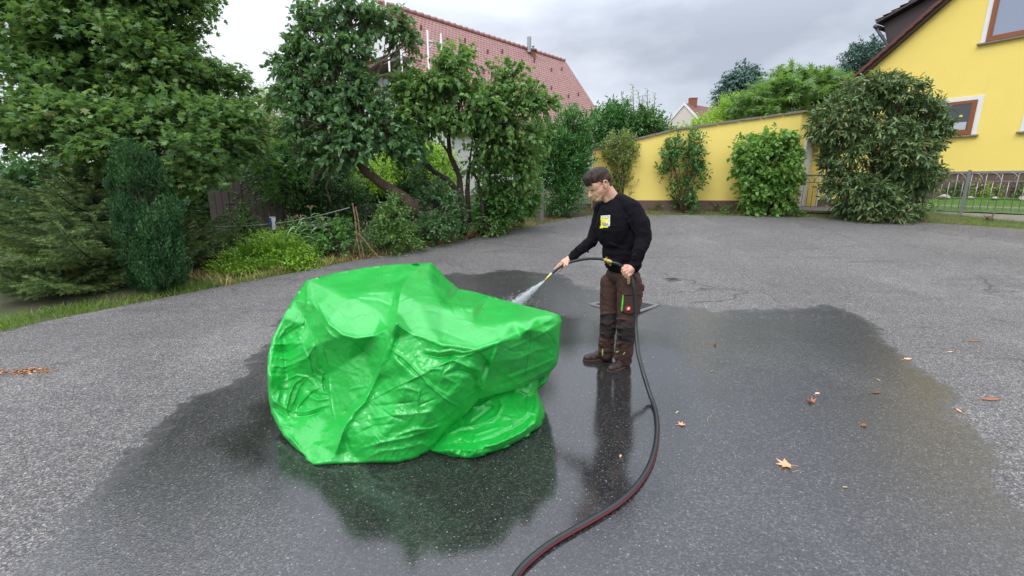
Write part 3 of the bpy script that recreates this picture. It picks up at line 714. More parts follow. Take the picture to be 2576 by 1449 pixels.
# dormer
DP = Plane(WP.pt(0, 0, -1.0), av)
d = [DP.hit(*p) for p in ((2222, 66), (2236, 118), (2224, 172), (2330, 60), (2480, -60), (2420, -60))]
top0 = DP.hit(2214, 64); 
mb = MB(); mb.prism([DP.pt(*DP.hit(*p)) for p in ((2222, 60), (2236, 125), (2219, 175), (2320, 110), (2470, -55), (2380, -28))], -DP.n*2.2); D1 = mb.build('dormer', M_DARKB, H2)
a0 = DP.pt(*DP.hit(2212, 62), .28); a1 = DP.pt(*DP.hit(2396, -40), .28); da = (a1-a0).normalized(); upd = DP.n.cross(da); upd = upd if upd.z > 0 else -upd
mb = MB(); mb.prism([a0, a1, a1+upd*.07, a0+upd*.07], -DP.n*2.8); mb.build('dormer_board', M_DARKB, D1)
tiled_roof(a1+upd*.08, -DP.n, -da, 2.8, (a1-a0).length, .25, .27, M_TILE2, 'dormer_tiles', D1, round_=False, lift=.05)
mb = MB()
g_ = DP.pt(*DP.hit(2211, 66)); gd = -DP.n
mb.tube([g_+DP.n*.30-Z3*.05, g_-DP.n*2.4-Z3*.05], .075, 10); mb.build('gutter', M_PIPE, D1, smooth=True)
mb = MB(); mb.tube([g_+DP.n*.2-Z3*.1, DP.pt(*DP.hit(2222, 92), .15), DP.pt(*DP.hit(2235, 112), .12), DP.pt(*DP.hit(2236, 130), .10), DP.pt(*DP.hit(2224, 170), .10)], .055, 10); mb.build('downpipe', M_PIPE, D1, smooth=True)
# windows
def window(u0, u1, z0, z1, rev, glass, name='window', extras=True):
    mb = MB(); t = .13
    WP.box(mb, u0-t, u0, z0-.02, z1+t, .0, .022); WP.box(mb, u1, u1+t, z0-.02, z1+t, .0, .022); WP.box(mb, u0, u1, z1, z1+t, .0, .022)
    tr = mb.build('window', M_WHITE, H2)
    mb = MB(); WP.box(mb, u0-t-.06, u1+t+.06, z0-.07, z0-.02, -.02, .10); mb.build('sill', M_STONE, tr)
    mb = MB(); fw = .10
    WP.box(mb, u0, u0+fw, z0, z1, .004, .05); WP.box(mb, u1-fw, u1, z0, z1, .004, .05); WP.box(mb, u0+fw, u1-fw, z1-fw, z1, .004, .047); WP.box(mb, u0+fw, u1-fw, z0, z0+fw*1.5, .004, .047)
    WP.box(mb, u0+fw, u0+fw+.03, z0+fw*1.5, z1-fw, .004, .04); WP.box(mb, u1-fw-.03, u1-fw, z0+fw*1.5, z1-fw, .004, .04)
    mb.build('frame', M_WOODF, tr)
    mb = MB(); WP.box(mb, u0+fw+.03, u1-fw-.03, z0+fw*1.5, z1-fw, .006, .018); mb.build('pane', glass, tr)
    return tr
a = WP.hit(2462, 250); b = WP.hit(2440, 338); c = WP.hit(2375, 252)
lu1 = a[0]; lz1 = a[1]; lz0 = b[1]; lu0 = lu1-1.30
W1 = window(lu0, lu1, lz0, lz1, 0, M_GLASS)
mb = MB()                             # net curtain and a round sticker behind/on the pane
for k in range(26):
    u = lu1-.16-.60+k*.0225; WP.box(mb, u, u+.02, lz0+.17, lz0+.42, .019, .022+.006*(k % 2))
mb.build('net_curtain', plain('net_curtain', (.50, .54, .56), .8, .15, 60), W1)
mb = MB(); q = WP.pt(lu1-.36, lz0+.62, .021)
mb.prism([q+WP.a*(.045*math.cos(t*.35))+Z3*(.045*math.sin(t*.35)) for t in range(18)], WP.n*.002); mb.build('sticker', plain('yellow_sticker', (.75, .72, .06), .5), W1)
a = WP.hit(2480, 106); lu0b = a[0]; z0b = a[1]
W2 = window(lu0b, lu0b+1.25, z0b, z0b+1.35, 0, M_GLASSL)
u3 = WP.hit(2576, 300)[0]+.02; window(u3+.08, u3+1.3, lz0, lz1, 0, M_GLASS)
mb = MB(); pass

# ---------- garage / garden wall
PC = G(1984, 531); PL = G(1490, 526)
GP = Plane(PL, (PC-PL)); ulen = (PC-PL).to_2d().length
zt0 = GP.hit(1489, 379)[1]; ztm = GP.hit(1700, 328)[1]; zt1 = GP.hit(1984, 283)[1]; um = GP.hit(1700, 328)[0]
zb = GP.hit(1700, 504)[1]
H3 = empty('garage', (PL.x, PL.y, PL.z), 'low yellow garage wall with brown plinth and stone coping rising to the right', 'garage')
GS = Plane(PC, (FP.n*-1))
sidew = 3.0
pts_ = [(0, PL.z-.4), (0, zt0), (um, ztm), (ulen, zt1), (ulen, PC.z-.4)]
mb = MB(); GP.poly(mb, pts_, 0, -.35); mb.build('wall', M_YEL2, H3)
zd = GS.hit(2032, 292)[1]
sa = GS.a if GS.a.dot(Vector((.863, .505, 0))) > 0 else -GS.a
GS = Plane(PC, sa)
du0 = GS.hit(2019, 430)[0]; du1 = GS.hit(2062, 430)[0]; dzt = GS.hit(2040, 350)[1]
mb = MB()
zb0 = PC.z-.4; mb.prism([GS.pt(u, z) for u, z in ((0, zb0), (du0, zb0), (du0, dzt), (du1, dzt), (du1, zb0), (du1+2.2, zb0), (du1+2.2, zt1), (0, zt1))], -GS.n*.35); mb.build('side_wall', M_YEL2, H3)
mb = MB(); GS.box(mb, du0, du1, PC.z-.3, dzt, -.34, -.28); D_ = mb.build('door', M_WHITE, H3)
mb = MB(); GS.box(mb, du0-.10, du0, PC.z, dzt+.10, .003, .02); GS.box(mb, du1, du1+.10, PC.z, dzt+.10, .003, .02); GS.box(mb, du0, du1, dzt, dzt+.10, .003, .02); mb.build('door_surround', M_WHITE, H3)
mb = MB(); GS.box(mb, du1+.45, du1+.95, PC.z+.3, dzt, .003, .03); mb.build('white_pilaster', M_WHITE, H3)
mb = MB(); GP.box(mb, .003, ulen+.035, PL.z-.5, zb, .0, .04); GS.box(mb, .0, du0-.1, PL.z-.5, zb, .0, .03); GS.box(mb, du1+.1, du1+2.2, PL.z-.5, zb, .0, .03); mb.build('plinth', M_PLINTH, H3)
mb = MB(); segs = [(0, zt0), (um, ztm), (ulen+.1, zt1)]
for (ua, za), (ub, zb_) in zip(segs, segs[1:]):
    n_ = max(1, int((ub-ua)/.6))
    for k in range(n_):
        t0, t1 = k/n_, (k+1)/n_-.008; p = GP.pt(ua+(ub-ua)*t0, za+(zb_-za)*t0+random.uniform(0, .012), .06); q = GP.pt(ua+(ub-ua)*t1, za+(zb_-za)*t1+random.uniform(0, .012), .06)
        mb.prism([p, q, q+Z3*.055, p+Z3*.055], -GP.n*.5)
mb.build('coping', M_STONE, H3)
mb = MB(); mb.prism([GS.pt(-.04, zt1+.002, .10), GS.pt(4.0, zt1-.1, .10), GS.pt(4.0, zt1-.05, .10), GS.pt(-.04, zt1+.05, .10)], -GS.n*.5); mb.build('side_coping', M_STONE, H3)

# ---------- far cream house
K4 = 1.67; apx = P(1722, 264, 42*K4)
H4 = empty('house', (apx.x, apx.y, terr(0, 30)), 'small distant cream house with brown roof and two chimneys above the garage', 'house')
rr4 = Vector((.80, .60, 0)); fa = Vector((.60, -.80, 0)); hw = 2.0*K4; sl4 = .93; LN = 6.6*K4; gn = -rr4
mb = MB(); mb.prism([apx-fa*hw-Z3*(hw*sl4), apx, apx+fa*hw-Z3*(hw*sl4), apx+fa*hw-Z3*9*K4, apx-fa*hw-Z3*9*K4], rr4*LN); mb.build('wall', M_CREAM, H4)
for s_ in (1, -1):
    mb = MB(); mb.prism([apx+Z3*.05, apx+fa*hw*1.12*s_-Z3*(hw*sl4*1.12-.05), apx+fa*hw*1.12*s_-Z3*(hw*sl4*1.12-.25), apx+Z3*.27], rr4*(LN+.4)-rr4*0); mb.build('roof', M_TILE3, H4)
    mb = MB(); mb.prism([apx+gn*.02+Z3*.30, apx+gn*.02+fa*hw*1.14*s_-Z3*(hw*sl4*1.14-.30), apx+gn*.02+fa*hw*1.14*s_-Z3*(hw*sl4*1.14+.05), apx+gn*.02-Z3*.05], gn*.12); mb.build('barge_board', M_WHITE, H4)
chimney_on(H4, apx+rr4*1.2*K4-Z3*.3, .30*K4, .25*K4, .8*K4, M_BRICKR); chimney_on(H4, apx+rr4*5.4*K4-Z3*.3, .45*K4, .3*K4, .75*K4, M_BRICKR)
for dx in (-.9, .55):
    mb = MB(); mb.box(apx+fa*dx*K4-Z3*2.7*K4+gn*.05, fa, gn, Z3, .36*K4, .03, .55*K4); f_ = mb.build('window', M_WHITE, H4)
    mb = MB(); mb.box(apx+fa*dx*K4-Z3*2.7*K4+gn*.10, fa, gn, Z3, .27*K4, .03, .46*K4); mb.build('pane', M_GLASS, f_)

# ---------- arched metal railing in front of the yellow house
FH = None
def railing(u0, u1, label, posts, zt=None):
    base = lambda u: terr(0, FP.pt(u, 0).y)+.04
    b0 = F0.z
    root = empty('garden_railing', FP.pt((u0+u1)/2, b0), label, 'railing', 'arched railings of the front garden')
    ztop = FP.hit(2425, 433)[1]; zlow = b0+.13; zmid = ztop-.26
    mb = MB(); [(FP.box(q_, u0, u1, z-h, z+h, -h, h), q_.build('rail', M_GALV, root)) for q_, z, h in ((MB(), ztop, .02), (MB(), zlow, .012), (MB(), zmid, .010))]
    mb = MB(); n = int((u1-u0)/.155)
    for k in range(n+1):
        u = u0+(u1-u0)*k/n; mb.tube([FP.pt(u, zlow), FP.pt(u, zmid if k % 2 else ztop)], .0085, 6)
    mb.build('bars', M_GALV, root, smooth=True)
    mb = MB(); sp = .31*1.5; k = 0; u = u0
    while u+sp < u1+.2:
        r = sp/2*1.0; c = u+sp/2
        mb.tube([FP.pt(c+r*math.cos(t), zmid+.24*math.sin(t), .012) for t in np.linspace(0, math.pi, 12)], .0085, 6); u += sp/2*1.55
    mb.build('arches', M_GALV, root, smooth=True)
    for u in posts:
        mb = MB(); FP.box(mb, u-.035, u+.035, b0-.1, ztop+.06, -.035, .035); mb.build('post', M_GALV, root, bevel=.006)
up = FP.hit(2425, 500)[0]
uA = FP.hit(2330, 500)[0]; railing(uA, FP.hit(2576, 480)[0]+2.5, 'grey arched metal railing with thick post before the lawn right of the big bush', [up, up+2.4])
uB0 = FP.hit(1990, 480)[0]; 
# short piece between garage and bush
mb = MB()
q0 = G(1990, 529); q1 = G(2085, 531); RP = Plane(q0, q1-q0); Lr = (q1-q0).length; ztr = RP.hit(2010, 441)[1]
root = empty('garden_railing', q0, 'short grey arched metal railing between the climber hedge and the big bush', 'railing', 'arched railings of the front garden')
[(RP.box(q_, 0, Lr, z-h, z+h, -h, h), q_.build('rail', M_GALV, root)) for q_, z, h in ((MB(), ztr, .018), (MB(), q0.z+.112, .012), (MB(), ztr-.21, .010))]
mb = MB(); n = 8
for k in range(n+1): mb.tube([RP.pt(Lr*k/n, q0.z+.1), RP.pt(Lr*k/n, ztr if k % 2 == 0 else ztr-.2)], .009, 6)
for k in range(0, n, 2): mb.tube([RP.pt(Lr*(k+1)/n+Lr/n*math.cos(t), ztr-.2+.18*math.sin(t), .011) for t in np.linspace(0, math.pi, 10)], .009, 6)
mb.build('bars', M_GALV, root, smooth=True)
# stone kerb under it, path, lawn, flower bed
m = Mat('pale_paving'); bt = m.n('ShaderNodeTexBrick', Scale=1.0); m.l(m.co((1.6, 1.6, 1.6)), bt.inputs[0]); bt.inputs['Color1'].default_value = (.30, .27, .23, 1); bt.inputs['Color2'].default_value = (.24, .22, .19, 1); bt.inputs['Mortar'].default_value = (.12, .11, .09, 1); bt.inputs['Mortar Size'].default_value = .015
M_PAVE = m.set(m.mix(.5, bt.outputs[0], m.mix(m.noise(8, 5), (.2, .18, .15), (.34, .31, .27))), .85, m.bump(m.noise(40, 3), .4, .01))
mb = MB(); A_ = G(1965, 532); B_ = G(2090, 538); C_ = FP.pt(uA-3.2, B_.z, 0)
mb.prism([A_+Z3*.02, B_+Z3*.02, B_+Vector((2.4, 2.0, .12)), A_+Vector((1.6, 3.2, .12))], Z3*.06); tag(mb.build('path', M_PAVE), kind='structure')
m = Mat('lawn_green'); M_LAWN = m.set(m.mix(m.noise(6, 5, .7), (.045, .12, .015), (.10, .22, .035)), .9, m.bump(m.noise(120, 3), .8, .02))
def lz(u, d): return F0.z+.06+(.42)*min(1, max(0, -d/3.0))
ul0 = FP.hit(2318, 500)[0]-.5; ul1 = ul0+14; V = []; F = []; 
for j, d_ in enumerate(np.linspace(-.12, -3.3, 9)):
    for k, u in enumerate(np.linspace(ul0, ul1, 30)): V.append(FP.pt(u, lz(u, d_)+.02*mnoise.noise(Vector((u, d_, 0))), d_))
for j in range(8):
    for k in range(29): F.append((j*30+k, j*30+k+1, j*30+k+31, j*30+k+30))
mb = MB(); mb.add(V, F); tag(mb.build('lawn', M_LAWN, smooth=True), kind='structure')
M_KERB = plain('pale_kerb', (.40, .36, .31), .85, .25, 8, bump=.4)
mb = MB()
for d_, hh, ww in ((-.05, F0.z+.05, .055), (-.95, lz(0, -.95)+.03, .05)): FP.box(mb, ul0-.2, ul1, hh-.2, hh, d_-ww, d_+ww)
tag(mb.build('kerb', M_KERB), kind='structure')
mb = MB(); FP.box(mb, ul0, ul1, lz(0, -2.3)-.1, lz(0, -2.3)+.035, -3.25, -2.35); tag(mb.build('flower_bed', M_SOIL), kind='structure')
def rock(c, r, name, label, cat, mat, group=None, fl=.6, seed=0):
    bm = bmesh.new(); bmesh.ops.create_icosphere(bm, subdivisions=3, radius=1)
    for v in bm.verts:
        k = 1+.35*mnoise.noise(v.co*1.3+Vector((seed*3.1, 0, 0)))+.12*mnoise.noise(v.co*4+Vector((seed, 3, 0)))
        v.co = Vector((v.co.x*k*r, v.co.y*k*r*.8, v.co.z*k*r*fl))+c
    me = bpy.data.meshes.new(name); bm.to_mesh(me); bm.free(); me.materials.append(mat)
    for p in me.polygons: p.use_smooth = True
    return tag(place(bpy.data.objects.new(name, me), None), label, cat, group)
for k in range(14):
    u = ul0+.4+k*.62+random.uniform(-.12, .12); 
    rock(FP.pt(u, lz(0, -2.3)+.06, -2.32+random.uniform(-.06, .06)), random.uniform(.08, .17), 'edging_stone', 'pale rough stone in the row edging the flower bed under the yellow house wall', 'stone', M_KERB, 'stones edging the flower bed', .55, k)

# ---------- left boundary: concrete post, stakes, chain link, gate, brick edging, shed
def chain_link(mb, a, b, h, cell=.07, r=.0010):
    d = (b-a); L_ = d.to_2d().length; ax = Vector((d.x, d.y, 0)).normalized(); dz = (b.z-a.z)/L_
    n = int(L_/cell)
    for k in range(-int(h/cell), n+1):
        for s_ in (1, -1):
            u0 = k*cell; u1 = u0+h
            if s_ < 0: pa, pb = (u1, 0), (u0, h)
            else: pa, pb = (u0, 0), (u1, h)
            def cl(p, q):
                (x0, z0), (x1, z1) = p, q; o = []
                for (x, z), (xx, zz) in (((x0, z0), (x1, z1)), ((x1, z1), (x0, z0))):
                    if x < 0: t = (0-x)/(xx-x); x, z = 0, z+(zz-z)*t
                    if x > L_: t = (L_-x)/(xx-x); x, z = L_, z+(zz-z)*t
                    o.append((x, z))
                return o
            if min(pa[0], pb[0]) > L_ or max(pa[0], pb[0]) < 0: continue
            p, q = cl(pa, pb); mb.tube([a+ax*p[0]+Z3*(p[1]+dz*p[0]), a+ax*q[0]+Z3*(q[1]+dz*q[0])], r, 3, cap=False)
fb = [G(908, 650, .02), G(1178, 590, .02), G(1362, 556, .02), G(1428, 528, .02)]
WF = empty('wire_fence', fb[0], 'rusty chain link fence with bamboo and concrete posts along the left side of the driveway', 'fence')
tops = [515, 478, 456, 450]
def zat(p, y):                        # height at which the vertical through p is seen at picture row y
    v = (y-724.5)/FPX; k = (-SP-v*CP)/(CP-v*SP); return CAMZ+k*p.y
for a, b in zip(fb, fb[1:]):
    mb = MB(); chain_link(mb, a+Z3*.03, b+Z3*.03, .95 if b is not fb[3] else 1.0); mb.build('wire_mesh', M_WIRE, WF)
mb = MB(); p = fb[2]; zt = zat(p, 457); h = zt-p.z
mb.box(p+Z3*(h/2-.1), Vector((1,0,0)), Vector((0,1,0)), Z3, .055, .055, h/2+.02); mb.box(p+Z3*(h-.02), Vector((1,0,0)), Vector((0,1,0)), Z3, .035, .05, .05)
pc = mb.build('concrete_post', M_CONC, WF, bevel=.015)
mb = MB()
for z in (.35, .62, .85): mb = MB(); mb.tube([p+Vector((.063*math.cos(t), .063*math.sin(t), z)) for t in np.linspace(0, 6.28, 9)], .004, 4); mb.build('wire_tie', M_WIRE, pc)
mb = MB(); mb.tube([p+Vector((-.16, -.02, 0)), p+Vector((-.14, 0, h-.12))], .018, 6); mb.build('stake', M_OLDW, WF)
mb = MB(); mb.tube([p+Vector((-.11, -.03, 0)), p+Vector((-.115, 0, h-.2))], .013, 6); mb.build('stake', M_OLDW, WF)
M_BAM = plain('bamboo', (.20, .125, .065), .6, .35, 9)
def bamboo(a, b, r, parent, nm='bamboo_stake'):
    mb = MB(); n = 8; pts = []; rs = []
    for k in range(n+1):
        q = a.lerp(b, k/n)+Vector((math.sin(k*1.3)*.008, 0, 0))
        for dq, rr in ((-.012, r), (0, r*1.35), (.012, r)):
            pts.append(q+(b-a).normalized()*dq); rs.append(rr)
    mb.tube(pts, rs, 8); return mb.build(nm, M_BAM, parent, smooth=True)
p = fb[0]
bamboo(p+Vector((-.01, 0, -.1)), Vector((p.x-.07, p.y, zat(p, 513))), .014, WF)
bamboo(p+Vector((.05, .02, -.1)), Vector((p.x-.03, p.y+.03, zat(p, 522))), .013, WF)
bamboo(p+Vector((-.17, 0, -.1)), Vector((p.x-.03, p.y, zat(p, 585))), .011, WF)
bamboo(p+Vector((.36, .05, -.05)), Vector((p.x+.0, p.y, zat(p, 590))), .012, WF)
p = fb[1]; mb = MB(); mb.tube([p+Vector((.02, 0, -.1)), p+Vector((0, 0, .5)), Vector((p.x-.04, p.y, zat(p, 476)))], [.032, .028, .022], 7); mb.build('stake', M_OLDW, WF, smooth=True)
# wooden gate
g0 = G(1425, 522, .02); g1 = G(1477, 518, .02)
GT = empty('garden_gate', g0, 'weathered grey gate frame with wire mesh beside the laurel hedge, partly behind the man', 'gate')
gp = Plane(g0, g1-g0); gl = (g1-g0).to_2d().length*1.35; gh = zat(g0, 448)-g0.z
M_GATE = plain('weathered_gate_wood', (.20, .21, .20), .85, .3, 12, bump=.5)
mb = MB()
gp.box(mb, -.05, .05, g0.z-.05, g0.z+gh, -.04, .04); gp.box(mb, gl-.04, gl+.04, g0.z-.05, g0.z+gh, -.035, .035); gp.box(mb, .05, gl-.04, g0.z+gh-.09, g0.z+gh-.01, -.025, .025); gp.box(mb, .05, gl-.04, g0.z+.03, g0.z+.10, -.025, .025)
mb.build('gate_frame', M_GATE, GT, bevel=.006)
mb = MB(); gp.box(mb, .0, .22, g0.z+gh*.78, g0.z+gh*.80, .04, .055); mb.build('latch', M_GALV, GT)
mb = MB(); chain_link(mb, gp.pt(.05, g0.z+.08), gp.pt(gl-.05, g0.z+.08), gh-.18, .06); mb.build('wire_mesh', M_WIRE, GT)
# brick edging under the fence
e0 = G(1085, 622); e1 = G(1345, 566); L_ = (e1-e0).length; ax = (e1-e0).normalized(); ay = Z3.cross(ax)
k = 0; u = 0.0; nbk = 0
proto = None
while u < L_ and nbk < 26:
    if mnoise.noise(Vector((u*1.1, 0, 4))) > -.16:
        c = e0+ax*(u+.12)+ay*(.22+random.uniform(-.02, .02)); c.z = terr(0, c.y)+.035
        mb = MB(); mb.box(c, ax, ay, Z3, .115, .055, .045)
        tag(mb.build('edging_brick', M_BRICKR, None, bevel=.006), 'old red brick lying in the row at the foot of the wire fence', 'brick', 'bricks edging the garden under the fence'); nbk += 1
    u += .255
# wooden shed behind the trees on the left
SD = empty('garden_shed', (-6.2, 11.5, terr(0, 11.5)), 'grey weathered board shed half hidden behind the bushes on the left', 'shed')
sp = Plane(P(560, 500, 11.0), Vector((1, .25, 0)))
mb = MB(); u = -.3
while u < 2.4:
    sp.box(mb, u, u+.135, .1, sp.hit(600, 405)[1]+random.uniform(-.02, .02)+.5*(1-abs(u-1)), -.03, random.uniform(-.012, .012)); u += .145
mb.build('board_wall', M_GREYW, SD)
zt = sp.hit(600, 405)[1]
mb = MB(); mb.prism([sp.pt(-.6, zt+.05, .1), sp.pt(1.0, zt+.6, .1), sp.pt(2.7, zt+.05, .1), sp.pt(2.7, zt-.03, .1), sp.pt(1.0, zt+.5, .1), sp.pt(-.6, zt-.03, .1)], -sp.n*1.5); mb.build('roof', M_PINE, SD)
for u in (-.3, 2.4): mb = MB(); sp.box(mb, u, u+.02, .1, zt, -1.3, -.03); mb.build('side_wall', M_GREYW, SD)
# drain grates
def square_on(px, r, rot, name, label, cat, inner=True):
    c = G(*px); ax = Vector((math.cos(rot), math.sin(rot), 0)); ay = Vector((-math.sin(rot), math.cos(rot), 0)); z = .009
    root = empty(name, c, label, cat); fw = .055 if inner else .02
    mb = MB()
    for s_ in (1, -1):
        mb.box(c+ax*(s_*(r-fw/2))+Z3*z*.5, ax, ay, Z3, fw/2, r, z); mb.box(c+ay*(s_*(r-fw/2))+Z3*z*.5, ax, ay, Z3, r-fw, fw/2, z-.002)
    mb.build('frame', M_KERBG, root)
    mb = MB(); mb.box(c+Z3*.004, ax, ay, Z3, r-fw, r-fw, .005); mb.build('cover', M_BLACK, root)  # below grate bars this black plate paints in the dark of the shaft
    if inner:
        mb = MB()
        for k in range(7): mb.box(c+ax*((k-3)*.075)+Z3*.008, ax, ay, Z3, .014, r-fw-.004, .007)
        mb.build('bars', M_GRATE, root)
M_KERBG = plain('grate_frame', (.13, .128, .12), .6, .2, 20); M_BLACK = plain('dark_void', (.008, .008, .008), .8, .1); M_GRATE = plain('cast_iron', (.045, .042, .04), .5, .3, 20)
square_on((1570, 768), .33, R(43), 'drain_grate', 'square iron drain grate in the asphalt right behind the man', 'drain')
square_on((1690, 703), .11, R(20), 'valve_cover', 'tiny square metal cover in the dry asphalt right of the man', 'cover', False)
# ================================================================== VEGETATION
def T(vs, fs): return np.array(vs, float), fs
LT = {
 'heart': T([(0,0,0),(.45,0,-.05),(1,0,-.16),(.10,.26,.05),(.42,.36,.07),(.75,.18,0),(.10,-.26,.05),(.42,-.36,.07),(.75,-.18,0)], [(0,1,4,3),(1,2,5,4),(0,6,7,1),(1,7,8,2)]),
 'oval': T([(0,0,0),(.5,0,-.04),(1,0,-.10),(.3,.24,.05),(.72,.20,.02),(.3,-.24,.05),(.72,-.20,.02)], [(0,1,4,3),(1,2,4),(0,5,6,1),(1,6,2)]),
 'lance': T([(0,0,0),(.5,0,-.03),(1,0,-.16),(.3,.135,.03),(.7,.12,-.01),(.3,-.135,.03),(.7,-.12,-.01)], [(0,1,4,3),(1,2,4),(0,5,6,1),(1,6,2)]),
 'maple': T([(0,0,0),(.35,0,-.02),(1,0,-.12),(.62,.16,0),(.80,.50,-.06),(.42,.30,.02),(.22,.56,-.04),(.12,.22,.02),(.62,-.16,0),(.80,-.50,-.06),(.42,-.30,.02),(.22,-.56,-.04),(.12,-.22,.02)],
            [(0,1,5,6,7),(1,3,4,5),(1,2,3),(0,12,11,10,1),(1,10,9,8),(1,8,2)]),
 'palm': T([(0,0,0),(.4,0,0),(1.1,0,-.15),(.55,.10,0),(.95,.52,-.12),(.38,.20,0),(.45,.80,-.12),(.20,.16,0),(.55,-.10,0),(.95,-.52,-.12),(.38,-.20,0),(.45,-.80,-.12),(.20,-.16,0)],
            [(0,1,5,6,7),(1,3,4,5),(1,2,3),(0,12,11,10,1),(1,10,9,8),(1,8,2)]),
 'small': T([(0,0,0),(1,0,-.1),(.5,.27,.05),(.5,-.27,.05)], [(0,1,2),(0,3,1)]),
 'needle': T([(0,-.06,0),(0,.06,0),(1,0,0)], [(0,1,2)]),
 'blade': T([(0,-.03,0),(0,.03,0),(.5,-.022,.0),(.5,.022,.0),(1,0,-.12)], [(0,1,3,2),(2,3,4)]),
 'scale': T([(0,-.10,0),(0,.10,0),(.6,.14,0),(1,0,0),(.6,-.14,0)], [(0,1,2,3,4)]),
}
def norm(a): return a/(np.linalg.norm(a, axis=1, keepdims=True)+1e-9)
def leaves(name, pos, d, up, size, kind, mat, parent, rnd=None):
    tv, tf = LT[kind]; n = len(pos); pos = np.asarray(pos); d = norm(np.asarray(d)); up = np.asarray(up)
    y = norm(np.cross(up, d)+RNG.normal(0, .01, (n, 3))); z = np.cross(d, y)
    size = np.broadcast_to(np.asarray(size, float), (n,))
    V = pos[:, None, :]+size[:, None, None]*(tv[None, :, 0:1]*d[:, None]+tv[None, :, 1:2]*y[:, None]+tv[None, :, 2:3]*z[:, None])
    k = len(tv); fl = np.concatenate([np.array(f) for f in tf]); L_ = (fl[None]+(np.arange(n)*k)[:, None]).ravel()
    nper = np.tile([len(f) for f in tf], n); rn = RNG.random(n) if rnd is None else rnd
    return from_arrays(name, V.reshape(-1, 3), L_, nper, mat, parent, attr={'rnd': ('FACE', np.repeat(rn, len(tf)))})
def blob(x, y, Y, rx, ry, rz=None):
    c = P(x, y, Y); s = pxscale(c); return (np.array(c), np.array([rx*s, (rz if rz else (rx+ry)*.5*s), ry*s]))
def crown(name, blobs, twigs, lpt, tl, size, kind, mat, parent, droop=.3, up=.25, spread=.9, inner=.15, flat=.5, shell=(.55, 1.05), cut=None, tint=.25, clump=.12, cs=2.1):
    """twigs with leaves over the shells of the blobs, clumped by a noise field"""
    vol = np.array([np.prod(b[1])**(2/3) for b in blobs]); cnt = np.maximum(2, (twigs*vol/vol.sum())).astype(int)
    PS, DS, BR = [], [], []
    for (c, r), m_ in zip(blobs, cnt):
        u = norm(RNG.normal(0, 1, (m_*2, 3))); f = RNG.uniform(*shell, m_*2)
        inn = RNG.random(m_*2) < inner; f[inn] = RNG.uniform(.1, .6, inn.sum())
        p = c+u*r*f[:, None]
        nz = np.array([mnoise.noise(Vector(q)*cs) for q in p]); keep = nz+RNG.uniform(-.25, .25, len(p)) > -clump
        p, u, nz = p[keep][:m_], u[keep][:m_], nz[keep][:m_]
        PS.append(p); DS.append(u*np.array([1, 1, .8])+np.array([0, 0, up])+RNG.normal(0, .35, p.shape)); BR.append(nz)
    Pt = np.concatenate(PS); Dt = norm(np.concatenate(DS)); nb = np.concatenate(BR); n = len(Pt)
    t = np.tile(np.linspace(.05, 1, lpt), n); ti = np.repeat(np.arange(n), lpt)
    ln = (tl*RNG.uniform(.6, 1.3, n))[ti]
    sag = np.array([0, 0, -1])*(t**2*ln*droop*.5)[:, None]
    pos = Pt[ti]+Dt[ti]*(t*ln)[:, None]+sag+RNG.normal(0, .012, (len(ti), 3))
    side = norm(RNG.normal(0, 1, (len(ti), 3)))
    d = Dt[ti]*.6+side*spread+np.array([0, 0, -droop]); upv = np.array([0, 0, 1.0])+RNG.normal(0, flat, (len(ti), 3))
    sz = size*RNG.uniform(.6, 1.2, len(ti))
    rnd = np.clip(RNG.random(len(ti))*(1-tint)+tint*(nb[ti]+.5)+.02, 0, 1)
    if cut is not None:
        k = cut(pos); pos, d, upv, sz, rnd = pos[k], d[k], upv[k], sz[k], rnd[k]
    leaves(name, pos, d, upv, sz, kind, mat, parent, rnd)
    return Pt, Dt
def bent(a, b, n=6, amp=.1, seed=0):
    a, b = Vector(a), Vector(b); L_ = (b-a).length; o = []
    for i in range(n+1):
        t = i/n; w_ = math.sin(math.pi*t)
        o.append(a.lerp(b, t)+Vector((mnoise.noise(Vector((t*3, seed, 1))), mnoise.noise(Vector((t*3, seed, 2))), mnoise.noise(Vector((t*3, seed, 3)))))*amp*L_*w_+Vector((0, 0, amp*.6*L_*w_)))
    return o
def limbs(mb, hub, blobs, r0, twig_pts=None, ntw=60, rt=.006, tl=.5):
    for i, (c, r) in enumerate(blobs):
        pts = bent(hub, c, 7, .12, i+random.random()*9); mb.tube(pts, [r0*(1-.75*k/7) for k in range(8)], 7)
        for j in range(6):
            u = Vector(RNG.normal(0, 1, 3)).normalized(); e = Vector(c)+Vector((u.x*r[0], u.y*r[1], u.z*r[2]))*.95
            mb.tube(bent(pts[4+j % 4], e, 5, .12, i*7+j), [r0*.28*(1-.8*k/5) for k in range(6)], 5)
    if twig_pts is not None:
        Pt, Dt = twig_pts
        for k in RNG.choice(len(Pt), min(ntw, len(Pt)), replace=False):
            p = Vector(Pt[k]); d = Vector(Dt[k]); mb.tube([p-d*tl*.5, p, p+d*tl*.5], [rt*1.6, rt, rt*.4], 4, cap=False)
def barkmat(name, c):
    m = Mat(name); n_ = m.noise(14, 5, .65, co=m.co((1, 1, .3)))
    return m.set(m.ramp(n_, [(.3, [a*.45 for a in c]), (.7, c)]), .95, m.bump(n_, .9, .03))
M_BARK = barkmat('dark_bark', (.075, .055, .040)); M_BARKL = barkmat('lilac_bark', (.16, .105, .070)); M_TWIG = barkmat('twig_brown', (.12, .075, .045))
M_MAPLE = leafmat('maple_leaf', (.020, .050, .016), (.044, .094, .030), (.105, .165, .050), yellow=(.22, .19, .06), yfrac=.12, k=1.75)
M_LILAC = leafmat('lilac_leaf', (.018, .046, .018), (.040, .088, .034), (.085, .145, .058), rough=.36, transl=.32, k=1.9)
